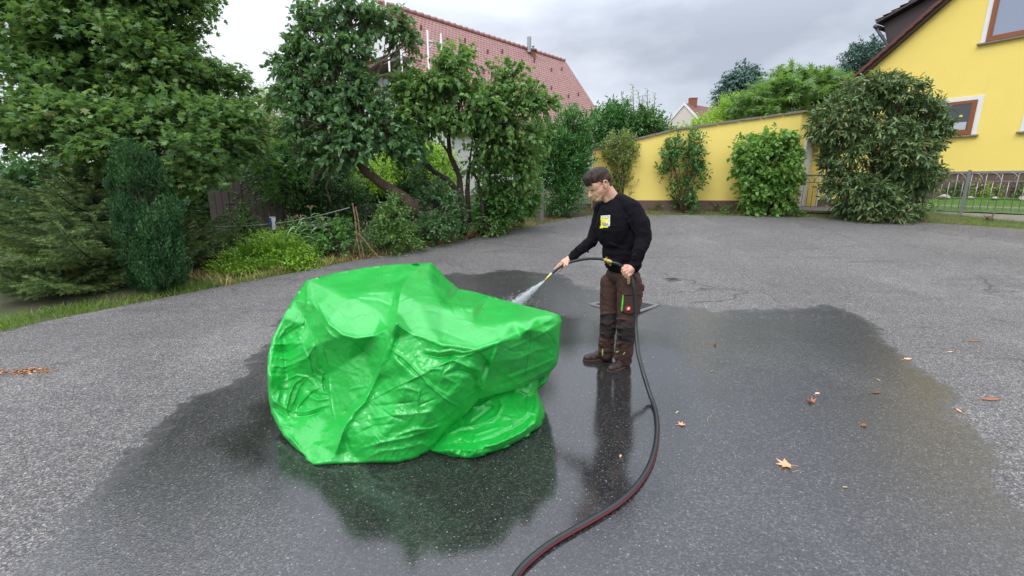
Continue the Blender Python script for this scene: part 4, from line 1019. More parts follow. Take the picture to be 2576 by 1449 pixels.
M_LILACR = leafmat('lilac_leaf_fresh', (.025, .058, .018), (.056, .115, .034), (.120, .185, .052), rough=.36, transl=.36, k=1.8)
M_DARKL = leafmat('laurel_leaf', (.014, .045, .016), (.032, .095, .026), (.080, .175, .045), rough=.25, transl=.2)
M_PALE = leafmat('pale_leaf', (.07, .11, .045), (.13, .18, .08), (.22, .27, .12), transl=.4)
M_YGREEN = leafmat('yellowgreen_leaf', (.07, .14, .02), (.14, .24, .03), (.24, .34, .05), transl=.4)
M_MIDG = leafmat('mid_leaf', (.025, .07, .018), (.05, .12, .03), (.10, .20, .05), transl=.35)
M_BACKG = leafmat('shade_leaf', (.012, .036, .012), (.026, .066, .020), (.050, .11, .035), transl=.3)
M_SPRUCE = leafmat('spruce_needle', (.022, .040, .016), (.048, .078, .026), (.10, .135, .045), rough=.6, transl=.1, k=2.3)
M_JUNI = leafmat('juniper_needle', (.008, .027, .007), (.019, .058, .017), (.045, .10, .032), rough=.85, transl=.1)
M_THUJA = leafmat('golden_conifer', (.045, .10, .010), (.095, .19, .014), (.19, .29, .03), rough=.5, transl=.2)
M_BLUES = leafmat('blue_conifer', (.022, .05, .042), (.042, .085, .070), (.075, .125, .10), rough=.6, transl=.1)
M_VIB = leafmat('viburnum_leaf', (.018, .040, .014), (.046, .085, .030), (.095, .135, .050), rough=.45, transl=.15, yellow=(.20, .085, .035), yfrac=.2, k=1.7)
M_GRASS = leafmat('grass_blade', (.04, .075, .014), (.08, .135, .025), (.15, .19, .05), rough=.6, transl=.3)
M_STRAW = leafmat('straw', (.10, .085, .03), (.20, .155, .06), (.34, .27, .12), rough=.8, transl=.2)
M_OLIVE = leafmat('olive_leaf', (.06, .09, .03), (.11, .15, .05), (.18, .21, .08), transl=.35)
M_CLIMB = leafmat('climber_leaf', (.035, .08, .02), (.075, .15, .035), (.15, .24, .06), transl=.38, k=1.7)
M_GATEG = plain('grey_plastic', (.25, .26, .25), .6)
M_CORN = leafmat('corn_leaf', (.05, .13, .05), (.10, .20, .08), (.20, .30, .15), rough=.35, transl=.3)

# --- the great maple on the left
base = P(300, 560, 9.0); base.z = terr(0, 9)
T1 = empty('maple_tree', base, 'huge broad maple filling the upper left corner of the view', 'tree')
B = [blob(x-(38 if x > 400 and y < 262 else 0), y, Y, rx, ry, rz*.0065) for (x, y, Y, rx, ry, rz) in [
 (30,40,8.2,110,50,110),(150,20,8.4,110,45,120),(60,130,7.9,120,40,110),(200,90,8.1,110,42,110),(300,30,8.4,110,45,120),(330,110,8.0,95,36,100),(420,70,8.5,85,34,100),(440,10,8.6,90,38,100),(505,-10,8.8,58,30,80),(460,120,8.4,50,22,70),
 (150,190,7.7,100,34,100),(400,170,8.1,95,30,90),(290,170,8.6,60,30,60),(480,165,8.3,60,22,70),(380,235,7.9,70,24,70),(540,190,8.4,50,20,60),(590,205,8.5,46,18,50),(632,222,8.6,26,15,30),(560,240,8.5,44,16,50),(480,225,8.2,60,20,60),
 (20,240,7.3,100,40,100),(110,280,7.2,100,34,100),(210,310,7.1,95,34,90),(40,330,7.2,80,30,90),(150,350,7.4,80,26,80),(290,320,7.2,90,34,90),(390,310,7.2,80,28,80),(330,375,6.95,90,32,80),(250,395,7.1,60,24,60),(440,370,7.1,70,28,70),
 (470,290,7.6,70,22,70),(540,300,7.9,60,24,70),(600,290,8.3,44,18,60),(630,330,8.4,32,18,50),(520,350,7.6,70,24,70),(590,365,8.2,44,16,50),(430,430,7.1,70,24,60),(500,430,7.4,50,20,60),(360,430,6.95,50,20,50),(540,400,7.8,40,16,50),(620,385,8.3,30,12,40),
 (250,-60,8.4,200,60,140),(100,-60,8.2,160,50,140)]]
tw = crown('crown', B, 8200, 9, .30, .095, 'maple', M_MAPLE, T1, droop=.3, up=.25, flat=.4, shell=(.6, 1.0), clump=.02, cs=1.6)
mb = MB(); hub = P(290, 250, 9.0)
mb.tube([base-Z3*.2, base+Z3*.3, P(285, 420, 9.0), hub, P(280, 60, 9.0), P(300, -200, 9.0)], [.36, .30, .24, .21, .15, .08], 12)
mb.tube(bent(P(290, 330, 9.0), P(210, 200, 8.6), 5, .1, 3), [.14, .12, .11, .1, .08, .05], 8)
limbs(mb, hub, B[::3], .06, tw, 500, .006); mb.build('trunk', M_BARK, T1, smooth=True)

# --- generic shrub / tree maker
def shrub(kind, label, cat, basept, blobs, twigs, lpt, tl, size, leaf, mat, bark=None, r0=.03, hub=None, group=None, stems=0, trunkpts=None, ntw=80, **k):
    b = Vector((basept.x, basept.y, terr(0, basept.y)))
    r = empty(kind, b, label, cat, group)
    tw = crown('crown' if 'tree' in kind or 'conifer' in kind else 'foliage', blobs, twigs, lpt, tl, size, leaf, mat, r, **k)
    mb = MB()
    hub = hub or (b+Z3*.35)
    if trunkpts:
        for pts, rr in trunkpts: mb.tube(pts, [rr*(1-.7*i/(len(pts)-1)) for i in range(len(pts))], 8)
    else: mb.tube([b-Z3*.1, hub], [r0*1.5, r0], 7)
    limbs(mb, hub, blobs, r0, tw, ntw)
    mb.build('trunk', bark or M_BARK, r, smooth=True)
    return r

# lilac with the leaning trunk
b0 = G(1052, 612); YL = b0.y
tp = lambda pts, Y, r: ([P(x, y, Y+dy) for (x, y, dy) in pts], r)
BL = [blob(800,95,9.6,52,56), blob(795,40,9.7,36,34), blob(870,35,9.6,56,34), blob(930,50,9.8,42,34), blob(1000,68,10,26,40), blob(1015,100,10,18,30), blob(728,172,9.4,34,26), blob(752,140,9.5,40,30), blob(850,130,9.4,64,40), blob(850,200,9.3,70,36), blob(770,205,9.3,60,30), blob(760,255,9.3,62,26), blob(900,240,9.3,62,40),
      blob(830,310,9.2,110,48), blob(940,310,9.3,70,45), blob(880,375,9.0,72,34), blob(800,375,9.3,56,30), blob(1000,360,9.5,55,30), blob(705,232,9.6,20,16)]
LIL = shrub('lilac_tree', 'tall lilac tree with leaning trunk, its crown covering the white gable', 'tree', b0, BL, 1650, 9, .27, .110, 'heart', M_LILAC, M_BARKL, r0=.035, hub=P(905, 330, 9.4), droop=.75, up=.2, ntw=600, flat=.5, shell=(.5, 1.0), clump=.04, cs=2.6,
      trunkpts=[tp([(1050,612,0),(1050,560,0),(1058,540,0),(1045,500,0)], YL, .10), tp([(1052,540,0),(1020,500,-.05),(985,478,-.1),(950,455,-.15),(915,430,-.2),(895,395,-.2),(885,340,-.2),(880,260,-.2)], YL, .13),
                tp([(950,455,0),(925,430,0),(900,410,0),(880,360,0)], YL-.15, .09), tp([(915,330,0),(910,250,0),(925,180,0),(980,140,0)], 9.5, .05), tp([(905,330,0),(860,250,0),(840,120,0),(820,20,0)], 9.5, .055),
                tp([(880,385,0),(840,400,0),(820,420,0),(790,450,0),(770,490,0)], 9.2, .05), tp([(830,410,0),(832,440,0),(820,470,0),(835,520,0)], 9.2, .035), tp([(925,180,0),(905,120,0),(890,60,0)], 9.5, .03), tp([(980,140,0),(1010,120,0),(1025,90,0)], 9.6, .02), tp([(940,210,0),(960,190,0),(985,190,0),(1000,210,0)], 9.5, .018)])
# brown seed heads at the top right of that lilac
M_SEED = leafmat('seed_head', (.05, .022, .014), (.10, .05, .03), (.17, .10, .06), rough=.8, transl=.1)
crown('seed_heads', [blob(960,60,9.6,36,36), blob(1010,80,9.8,26,36), blob(1030,150,9.8,20,30), blob(820,30,9.5,40,20), blob(1000,130,9.8,24,24)], 70, 16, .16, .035, 'small', M_SEED, LIL, droop=-.2, up=1.2, spread=.4)
# lilac on the right, several stems
b1 = G(1165, 585); 
BR_ = [blob(1150,165,10.2,46,42), blob(1125,200,10.0,60,44), blob(1075,235,9.9,70,44), blob(1025,225,9.9,50,40), blob(1230,215,10.2,52,42), blob(1190,265,9.9,80,44), blob(1290,195,10.4,30,34), blob(1310,240,10.2,52,38), blob(1360,262,10.3,30,26),
       blob(1270,300,10.0,75,36), blob(1040,300,9.8,70,38), blob(1110,300,9.9,50,24), blob(1335,330,10.2,40,30), blob(1240,355,10.1,60,26), blob(990,300,9.7,50,34), blob(1225,410,10.4,36,36), blob(1290,390,10.4,62,40), blob(1280,450,10.6,50,40), blob(1310,430,10.6,40,40)]
shrub('lilac_tree', 'multi-stemmed lilac tree in front of the white wall and lower slope of the tiled roof', 'tree', b1, BR_, 1850, 9, .27, .108, 'heart', M_LILACR, M_BARK, r0=.03, hub=P(1180, 330, 10.2), droop=.75, up=.2, ntw=600, shell=(.5, 1.0), clump=.05, cs=2.6,
      trunkpts=[tp([(1165,590,0),(1172,540,0),(1158,490,0),(1130,455,0),(1090,430,0),(1060,405,0),(1020,350,0),(990,310,0)], 10.3, .085), tp([(1165,560,0),(1160,500,0),(1155,440,0),(1132,390,0),(1128,345,0),(1150,290,0),(1165,240,0)], 10.3, .08),
                tp([(1180,560,0),(1176,480,0),(1178,430,0),(1200,390,0),(1195,330,0),(1240,280,0)], 10.4, .06), tp([(1218,560,0),(1212,500,0),(1200,450,0),(1180,420,0),(1190,340,0)], 10.4, .05), tp([(1100,440,0),(1070,400,0),(1060,340,0)], 10.3, .03), tp([(1132,390,0),(1105,350,0),(1080,300,0)], 10.3, .03), tp([(1300,300,0),(1340,290,0),(1360,270,0)], 10.2, .02)])
# juniper column
bj = G(395, 738); Yj = bj.y+.25
BJ = [blob(327,404,Yj,26,20), blob(345,440,Yj,46,36), blob(358,490,Yj,60,48), blob(368,550,Yj,62,52), blob(378,610,Yj,62,52), blob(390,660,Yj,60,48), blob(400,705,Yj,52,38)]
for _k in range(46):
    _t = random.random(); _y = 405+_t*310; _x = 330+_t*70; _w = 66*min(1, .35+2.2*_t)*min(1, 1.9-_t*1.2); _a = random.uniform(-1, 1)
    BJ.append(blob(_x+_w*_a, _y, Yj-.36*math.sqrt(1-_a*_a)*min(1, .4+2*_t), random.uniform(14, 24), random.uniform(18, 30)))
shrub('juniper', 'dense dark blue-green columnar juniper with a bent top in front of the spruce', 'conifer', bj, BJ, 7500, 13, .12, .040, 'small', M_JUNI, r0=.04, droop=-.9, up=1.6, spread=.55, inner=.25, shell=(.78, 1.04), ntw=0, tint=.65, clump=1, cs=7)
# spruce
def spruce(label, bx, Y, top_y, rad, n, mat, group=None, needles=54, kind='spruce_tree', zmin=.1, needle=.05):
    b = P(bx, 700, Y); b.z = terr(0, Y); r = empty(kind, b, label, 'conifer', group); top = P(bx, top_y, Y).z; H = top-b.z
    PS, DS, US, SZ, RN = [], [], [], [], []; mb = MB(); mb.tube([b-Z3*.1, b+Z3*H], [.09, .01], 8)
    for i in range(n):
        t = (i+.5)/n; z = b.z+zmin+(H-zmin-.1)*t; L_ = rad*(1-t)**.8*random.uniform(.75, 1.15)+.12; az = i*2.399+random.uniform(-.3, .3)
        rise = random.uniform(-.10, .12)+.25*t; prev = None; br = []; q = random.uniform(-.2, .2)
        for k in range(9):
            s = k/8; br.append(Vector((b.x+math.cos(az)*L_*s, b.y+math.sin(az)*L_*s, z+L_*(rise*s-.22*s*(1-s)+.16*s*s))))
        mb.tube(br, [.018*(1-.8*k/8) for k in range(9)], 5, cap=False)
        ax = Vector((math.cos(az), math.sin(az), rise+.1)).normalized(); sd = Z3.cross(ax).normalized()
        m_ = int(5+L_*9)
        tw_ = [(br[k], (br[k+1]-br[k])) for k in range(1, 8)]+[(br[7], (br[8]-br[7])*1.6)]
        for j in range(m_):
            s = .2+.78*j/m_; kk = min(7, int(s*8)); p = br[kk].lerp(br[kk+1], s*8-kk); l = (.12+.30*L_*(1-s*.75))*random.uniform(.7, 1.1)
            for sg in (1, -1):
                d = (ax*.75+sd*sg*.75+Z3*random.uniform(-.28, .04)).normalized(); tw_.append((p, d*l))
                if l > .3:
                    for s2 in (.35, .6):
                        for sg2 in (1, -1): tw_.append((p+d*l*s2, (d*.7+d.cross(Z3)*sg2*.6-Z3*.08).normalized()*l*.4))
        for p, d in tw_:
            l = d.length; m2 = max(6, int(needles*l/.2)); s = RNG.random(m2); dd = np.array(d.normalized())
            o = norm(RNG.normal(0, 1, (m2, 3))*np.array([1, 1, .7])+np.array([0, 0, .25])); PS.append(np.array(p)+np.array(d)[None]*s[:, None]); DS.append(dd*.9+o*.75); US.append(o)
            SZ.append(needle*RNG.uniform(.7, 1.2, m2)); RN.append(np.clip(.25+q+.5*s+RNG.normal(0, .12, m2), 0, 1))
    leaves('crown', np.concatenate(PS), np.concatenate(DS), np.concatenate(US), np.concatenate(SZ), 'needle', mat, r, np.concatenate(RN)); mb.build('trunk', M_BARK, r, smooth=True)
LT['needle'] = T([(0,-.09,0),(0,.09,0),(1,0,0)], [(0,1,2)])
spruce('broad green spruce with low sweeping branches behind the columnar juniper', 275, 7.3, 400, 1.85, 78, M_SPRUCE)
spruce('low young spruce at the far left road edge below the maple', 120, 6.35, 690, .85, 26, M_SPRUCE)
spruce('small spruce right of the columnar juniper', 490, 8.1, 560, .9, 26, M_SPRUCE)
# golden conifer
bg = G(665, 700)
shrub('golden_shrub', 'low bright yellow-green conifer shrub at the road edge between spruce and garden', 'shrub', bg, [blob(610,690,7.65,58,26), blob(640,660,7.85,52,34), blob(700,640,8.0,62,34), blob(700,680,7.75,80,26), blob(760,665,8.0,45,28), blob(575,702,7.5,30,14), blob(650,635,8.1,28,22)], 2300, 14, .26, .045, 'small', M_THUJA, r0=.012, hub=P(670, 685, 7.9), droop=.15, up=.15, spread=.75, flat=.3, ntw=60, shell=(.5, 1.08), tint=.5)
# garden plants
G_ = 'leafy garden bushes behind the left road edge'
def bush(label, blobs, n, size, mat, leaf='oval', **k):
    c = Vector(blobs[0][0]); 
    return shrub('garden_bush', label, 'bush', c, blobs, n, 9, .26, size, leaf, mat, r0=.012, ntw=90, hub=Vector((c.x, c.y, terr(0, c.y)+.3)), **k)
bush('rough weedy bush with grey-green leaves at the foot of the bamboo stakes', [blob(850,630,8.5,60,26), blob(905,640,8.6,40,20), blob(840,590,8.9,50,26), blob(800,640,8.3,40,20)], 420, .075, M_MIDG)
bush('bright rose bush with small fresh leaves beside the bamboo stakes', [blob(965,520,8.95,30,20), blob(990,545,8.9,38,28), blob(945,560,8.85,26,26), blob(985,590,8.85,40,26), blob(1020,600,8.95,30,18), blob(965,625,8.75,30,16)], 560, .066, M_YGREEN if False else M_LILACR)
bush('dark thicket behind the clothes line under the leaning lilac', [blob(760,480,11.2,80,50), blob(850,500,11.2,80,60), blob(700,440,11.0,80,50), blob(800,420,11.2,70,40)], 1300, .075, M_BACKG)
bush('privet-like bush with pale sprigs before the wooden shed', [blob(700,420,10.2,46,36), blob(720,470,10.0,50,26), blob(740,385,10.6,50,30), blob(680,385,10.4,30,20)], 560, .070, M_MIDG)
bush('thin upright climber bush in front of the shed boards', [blob(598,500,9.4,14,24), blob(612,560,9.2,22,30), blob(590,610,9.0,26,20)], 170, .065, M_MIDG)
bush('low mixed greenery under the corn', [blob(740,600,9.0,50,26), blob(800,600,9.0,40,24), blob(700,612,8.9,36,14), blob(640,604,9.2,36,14)], 420, .07, M_LILACR)
bush('dark climbing bush over the wire fence left of the concrete post', [blob(1260,500,10.9,60,36), blob(1240,540,10.8,46,26), blob(1320,480,11.4,34,34), blob(1310,520,11.5,30,26), blob(1225,560,10.6,26,14)], 900, .082, M_MIDG, leaf='heart')
bush('loose pale-leaved bush on the fence between the two lilac trunks', [blob(1100,500,10.0,46,30), blob(1110,545,9.8,46,26), blob(1085,575,9.5,34,18), blob(1140,580,10.1,26,14), blob(1075,450,10.4,30,24)], 520, .085, M_LILAC, leaf='oval')
bush('bright green bush seen through the lilac branches', [blob(1090,400,13,50,30), blob(1040,420,12.6,60,36), blob(1110,460,12.6,50,30), blob(1010,390,12.8,50,30), blob(940,440,12,50,36)], 900, .08, M_YGREEN)
bush('tall weed plants at the fence foot right of the leaning trunk', [blob(1235,570,10.4,12,22), blob(1060,600,9.6,30,16)], 100, .10, M_LILACR, leaf='lance')
shrub('conifer_tree', 'small dark conical conifer behind the leaning lilac trunk', 'conifer', P(1020, 560, 10.6), [blob(1018,420,10.6,16,24), blob(1020,460,10.6,26,34), blob(1022,510,10.6,34,40), blob(1020,550,10.6,36,30)], 1100, 10, .12, .05, 'small', M_JUNI, r0=.03, droop=-.5, up=1.0, ntw=5)
# pale trees further back on the left
shrub('pale_tree', 'pale feathery willow-like tree in the gap between maple and leaning lilac', 'tree', P(690, 500, 14), [blob(690,300,14,52,44), blob(650,340,14,60,46), blob(710,370,13.6,56,46), blob(690,255,14.2,20,26), blob(760,330,14,40,50)], 1700, 11, .4, .09, 'lance', M_PALE, r0=.03, droop=.2, up=.8, spread=.6)
shrub('yellow_tree', 'yellow-green leafy tree behind the shed roof', 'tree', P(600, 500, 13), [blob(600,380,13,56,34), blob(570,350,13,40,30), blob(640,395,12.6,40,22), blob(540,420,13,40,26)], 700, 9, .35, .11, 'oval', M_YGREEN, r0=.03)
for k, (x, y, Y, rx, ry) in enumerate([(-60,560,10.5,170,150), (90,540,10.0,120,120), (250,560,12.5,140,100), (420,520,13,110,90), (560,460,15,90,80), (700,420,16,110,70), (880,400,15.5,120,80), (560,560,13.5,80,60), (1040,420,17,90,60), (960,500,13.5,70,70)]):
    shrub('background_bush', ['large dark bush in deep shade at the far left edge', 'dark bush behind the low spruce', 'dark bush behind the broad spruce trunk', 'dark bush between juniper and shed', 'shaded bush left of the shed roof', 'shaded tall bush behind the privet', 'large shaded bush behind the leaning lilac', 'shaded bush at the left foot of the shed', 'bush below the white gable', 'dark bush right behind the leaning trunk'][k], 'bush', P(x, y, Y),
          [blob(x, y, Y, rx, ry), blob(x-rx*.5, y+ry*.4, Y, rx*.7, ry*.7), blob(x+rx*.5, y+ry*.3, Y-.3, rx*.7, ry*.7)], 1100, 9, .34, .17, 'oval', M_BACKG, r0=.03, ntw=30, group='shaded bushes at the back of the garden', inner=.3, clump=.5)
# laurel and its neighbours
GL = G(1430, 520)
shrub('laurel_bush', 'tall glossy cherry laurel hedge at the end of the driveway beside the yellow wall', 'hedge', GL+Vector((0, .8, 0)), [blob(1395,370,13.6,50,50), blob(1430,335,14,48,46), blob(1380,440,13.5,44,56), blob(1425,410,13.6,46,60), blob(1448,390,14,26,66), blob(1400,500,13.4,50,34), blob(1432,480,13.6,34,50), blob(1350,410,13.4,28,40), blob(1350,340,13.8,28,30)], 2000, 9, .30, .135, 'lance', M_DARKL, r0=.03, up=.7, droop=-.1, spread=.7)
shrub('laurel_bush', 'dark tall laurel rising behind the low left end of the yellow wall', 'hedge', P(1540, 400, 16.5), [blob(1530,320,16,40,44), blob(1560,300,16.5,30,32), blob(1590,330,16,44,36), blob(1500,350,15.6,26,40), blob(1630,340,16.5,30,26), blob(1560,360,15.8,60,26)], 1100, 9, .34, .15, 'lance', M_BACKG if False else M_DARKL, r0=.03, up=.8, droop=-.1, spread=.7)
def shoots(label, lst, Y, mat, size=.085):
    b = P(lst[0][0], 400, Y); b.z = terr(0, Y); r = empty('young_tree', b, label, 'tree'); mb = MB(); PS, DS = [], []
    for (x0, y0, x1, y1) in lst:
        a, c = P(x0, y0, Y), P(x1, y1, Y); a2 = Vector((b.x+(a.x-b.x)*.4, b.y, b.z)); mb.tube([a2, a, a.lerp(c, .5)+Vector((.02, 0, 0)), c], [.03, .02, .012, .005], 6)
        n = int((c-a).length/.045)
        for k in range(n):
            t = k/n; az = k*2.4; d = Vector((math.cos(az), math.sin(az), .55)); 
            PS.append(a.lerp(c, t)); DS.append(d)
            PS.append(a.lerp(c, t)+d*.05); DS.append(Vector((math.cos(az+1), math.sin(az+1), .3)))
    PS = np.array([tuple(p) for p in PS]); DS = np.array([tuple(p) for p in DS])
    leaves('crown', PS, DS, np.tile([0, 0, 1.0], (len(PS), 1)), size*RNG.uniform(.6, 1.2, len(PS)), 'oval', mat, r); mb.build('trunk', M_BARKL, r, smooth=True)
shoots('young fruit tree with thin upright shoots against the sky left of the far house', [(1592,330,1592,212), (1612,330,1616,240), (1628,340,1628,222), (1640,340,1648,232), (1600,330,1580,262), (1620,340,1604,226), (1650,350,1640,262), (1668,350,1690,283), (1640,350,1660,300)], 15.5, M_MIDG)
shrub('fruit_tree', 'bushy lower crown of leaves below the upright shoots', 'tree', P(1620, 400, 16), [blob(1620,320,16,44,40), blob(1660,345,16,34,20)], 420, 9, .3, .10, 'oval', M_DARKL, r0=.03, up=.5)
shrub('yellow_shrub', 'bright yellow-green shrub top just above the stone coping', 'shrub', P(1700, 380, 17), [blob(1690,338,17,44,8), blob(1745,326,17,26,8)], 200, 9, .3, .12, 'oval', M_YGREEN, r0=.02)
shrub('willow_shrub', 'light feathery shrub right of the far house', 'shrub', P(1800, 340, 20), [blob(1832,283,20,30,24), blob(1800,305,20,32,12), blob(1770,316,19,26,7), blob(1850,275,20,26,26)], 520, 11, .4, .11, 'lance', M_PALE if False else M_YGREEN, r0=.02, up=.8)
shrub('fig_tree', 'spreading fig tree with large lobed leaves above the garage coping', 'tree', P(1960, 320, 16.5), [blob(1900,270,16.5,50,24), blob(1960,245,16.8,60,34), blob(2030,240,17,60,36), blob(2080,230,17,50,36), blob(1990,215,17.2,50,26), blob(1930,250,17,40,24)], 620, 8, .4, .24, 'palm', M_LILACR, M_BARKL, r0=.03, up=.5, flat=.35)
shrub('background_tree', 'soft green tree behind the fig', 'tree', P(2050, 300, 24), [blob(2050,215,24,60,26), blob(2085,205,24,26,18), blob(1990,222,24,36,22)], 700, 9, .4, .14, 'oval', M_MIDG, r0=.03, up=.5)
shrub('conifer_tree', 'blue-grey false cypress with drooping sprays standing behind the fig', 'conifer', P(1865, 300, 26), [blob(1866,185,26,18,22), blob(1885,190,26,16,18), blob(1862,212,26,36,24), blob(1880,228,26,42,22), blob(1850,240,26,44,22), blob(1885,250,26,40,20)], 1900, 11, .5, .13, 'small', M_BLUES, r0=.06, droop=.7, up=.1, spread=.5)
shrub('conifer_tree', 'dark distant fir beside the verge of the yellow house', 'conifer', P(2170, 260, 28), [blob(2180,130,28,30,24), blob(2165,155,28,36,24), blob(2190,160,28,34,26), blob(2150,180,28,34,16), blob(2180,190,28,40,16)], 1400, 11, .5, .14, 'small', M_BLUES, r0=.06, droop=.3, up=.4)
# shrubs along the yellow wall
def wallshrub(label, base, stems, blobs, n, size, mat, leaf='oval', bark=M_TWIG, lpt=8, **k):
    b = G(*base); r = empty('wall_shrub', b, label, 'shrub'); Y = b.y; mb = MB()
    for (x1, y1, rr) in stems:
        e = P(x1, y1, Y+random.uniform(-.2, .2)); a = b+Vector((random.uniform(-.05, .05), random.uniform(-.05, .05), -.05)); pts = bent(a, e, 7, .05, x1); mb.tube(pts, [rr*(1-.7*i/7) for i in range(8)], 6)
        for j in range(4): q = pts[3+j]; mb.tube([q, q+(e-a)*.22+Vector((random.uniform(-.15, .15), random.uniform(-.1, .1), 0))], [rr*.35, rr*.12], 5)
    mb.build('stems', bark, r, smooth=True); crown('foliage', blobs, n, lpt, .22, size, leaf, mat, r, **k)
Ya = G(1560, 528).y
wallshrub('slender vase-shaped shrub with reddish stems at the left end of the yellow wall', (1560, 528), [(1530,370,.018), (1545,350,.018), (1560,345,.02), (1575,360,.018), (1590,390,.016), (1535,400,.014), (1583,380,.014), (1552,400,.014), (1568,390,.014)],
          [blob(1560,362,Ya,32,22,.3), blob(1535,390,Ya,18,26,.25), blob(1585,395,Ya,16,30,.25), blob(1562,410,Ya,24,26,.25), blob(1560,460,Ya,26,26,.2), blob(1575,480,Ya,18,14,.2)], 760, .070, M_OLIVE, up=1.2, droop=0, tint=.1)
Yb = G(1715, 532).y
wallshrub('arched two-stemmed shrub with ivy in the middle of the yellow wall', (1722, 534), [(1690,400,.03), (1680,370,.022), (1700,360,.022), (1750,380,.026), (1765,350,.02), (1735,350,.02), (1755,430,.018), (1672,420,.015)],
          [blob(1700,365,Yb,32,24,.3), blob(1745,355,Yb,26,24,.3), blob(1685,400,Yb,22,28,.3), blob(1672,430,Yb,14,18,.2), blob(1745,400,Yb,24,30,.3), blob(1758,440,Yb,16,40,.25), blob(1735,470,Yb,20,40,.25), blob(1722,515,Yb,28,20,.25), blob(1700,470,Yb,14,18,.2)], 470, .095, M_DARKL, up=.4, droop=.2, shell=(.4,.95))
Yc = G(1940, 540).y-.1
wallshrub('dense leafy climber column between the arched shrub and the garage door', (1940, 542), [(1900,400,.03), (1940,360,.03), (1980,400,.03), (1920,450,.02), (1960,450,.02)],
          [blob(1900,370,Yc,40,38,.4), blob(1950,350,Yc,42,30,.4), blob(1972,390,Yc,32,40,.4), blob(1895,430,Yc,40,44,.4), blob(1950,430,Yc,55,50,.5), blob(1965,460,Yc,32,30,.4), blob(1915,490,Yc,38,34,.4), blob(1955,500,Yc,38,36,.4), blob(1920,528,Yc,34,14,.3), blob(1870,400,Yc,20,30,.3)], 1500, .115, M_CLIMB, leaf='heart', up=.1, droop=.5, clump=.25)
bv = G(2205, 556); Yv = bv.y+.3
wallshrub('very large round bush with long drooping leaves and brown buds before the yellow house', (2205, 552), [(2100,280,.05), (2150,250,.05), (2200,230,.055), (2260,250,.05), (2320,280,.05), (2080,350,.03), (2340,350,.03), (2150,330,.03), (2260,340,.03), (2220,380,.03), (2180,420,.03), (2120,360,.03), (2300,360,.03), (2200,300,.03), (2170,380,.025), (2240,300,.025)],
          [blob(2122,278,Yv,54,38,.6), blob(2190,228,Yv,66,34,.6), blob(2225,214,Yv,44,22,.5), blob(2260,240,Yv,60,34,.6), blob(2306,286,Yv,42,36,.6), blob(2095,310,Yv,40,44,.6), blob(2318,330,Yv,38,44,.6), blob(2125,380,Yv,40,44,.7), blob(2312,390,Yv,40,40,.6), blob(2230,330,Yv-.3,70,30,.5), blob(2270,390,Yv-.3,60,44,.6),
           blob(2300,440,Yv-.1,44,34,.6), blob(2130,470,Yv-.1,44,40,.6), blob(2190,490,Yv-.3,60,44,.6), blob(2260,480,Yv-.2,60,44,.6), blob(2160,525,Yv-.2,50,26,.5), blob(2220,535,Yv-.3,60,24,.5), blob(2280,520,Yv-.1,30,24,.5)], 3300, .165, M_VIB, leaf='lance', bark=M_TWIG, lpt=9, up=.35, droop=.6, inner=.12, shell=(.6,.98), clump=.2)
# flower bed plants
for k, (x, y, s) in enumerate([(2425,462,22), (2480,470,20), (2560,462,26), (2400,478,14), (2520,474,16), (2572,480,14)]):
    c = WP.pt(WP.hit(x, y)[0], lz(0, -2.6)+.15, .45); sc_ = pxscale(c)
    shrub('bed_plant', ['tall rose with few leaves in the bed under the yellow wall', 'low yellowish plant in the bed right of the railing post', 'rose bush in the bed at the right photo edge', 'small round plant in the bed beside the big bush', 'low clump in the bed in front of the brown plinth', 'low plant at the right end of the flower bed'][k], 'plant', c,
          [(np.array(c)+np.array([0, 0, s*sc_*.6]), np.array([s*sc_, .2, s*sc_]))], 50, 7, .14, .06, 'oval', [M_MIDG, M_YGREEN, M_LILACR][k % 3], r0=.008, hub=c+Z3*.1, group='plants in the front garden bed', ntw=12)

# corn plants, clothes line, cloth
def corn(px, py, ytop, Y, lab):
    b = P(px, py, Y); b.z = terr(0, Y); top = P(px, ytop, Y); r = empty('corn_plant', b, lab, 'plant', 'corn plants in the garden'); mb = MB(); mb.tube([b, b.lerp(top, .5)+Vector((.01, 0, 0)), top], [.013, .010, .005], 6); mb.build('stalk', M_CORN, r)
    V, F = [], []; mb = MB()
    for k in range(9):
        t = .2+.75*k/9; p = b.lerp(top, t); az = k*3.3+random.uniform(-.5, .5); d = Vector((math.cos(az), math.sin(az), 0)); L_ = random.uniform(.35, .5); w_ = .028; s = d.cross(Z3); o = len(V); V = []
        for i in range(9):
            q = i/8; c = p+d*L_*q*.75+Z3*(L_*(.75*q-1.05*q*q)); ww = w_*math.sin(math.pi*min(1, q*.9+.12))
            V += [c+s*ww, c-Z3*.008, c-s*ww]
        F = []
        for i in range(8): F += [(i*3, i*3+1, i*3+4, i*3+3), (i*3+1, i*3+2, i*3+5, i*3+4)]
        mb.add(V, F)
    o = mb.build('leaves', M_CORN, r, smooth=True); a = o.data.attributes.new('rnd', 'FLOAT', 'FACE'); a.data.foreach_set('value', [.75]*len(o.data.polygons))
    mb = MB()
    for k in range(7): az = k*.9; mb.tube([top, top+Vector((math.cos(az)*.05, math.sin(az)*.05, .08)), top+Vector((math.cos(az)*.11, math.sin(az)*.11, .05))], [.004, .003, .002], 4)
    mb.build('tassel', M_STRAWP, r)
M_STRAWP = plain('straw_tassel', (.38, .31, .16), .8, .2)
corn(755, 650, 552, 8.1, 'bright corn plant with broad arching leaves above the low golden shrub'); corn(812, 650, 556, 8.5, 'corn plant right of the brightest one, partly hidden by weeds'); corn(700, 650, 580, 8.3, 'small corn plant below the hanging blue and white cloth'); corn(782, 650, 528, 8.6, 'tallest corn plant with a drooping tassel')
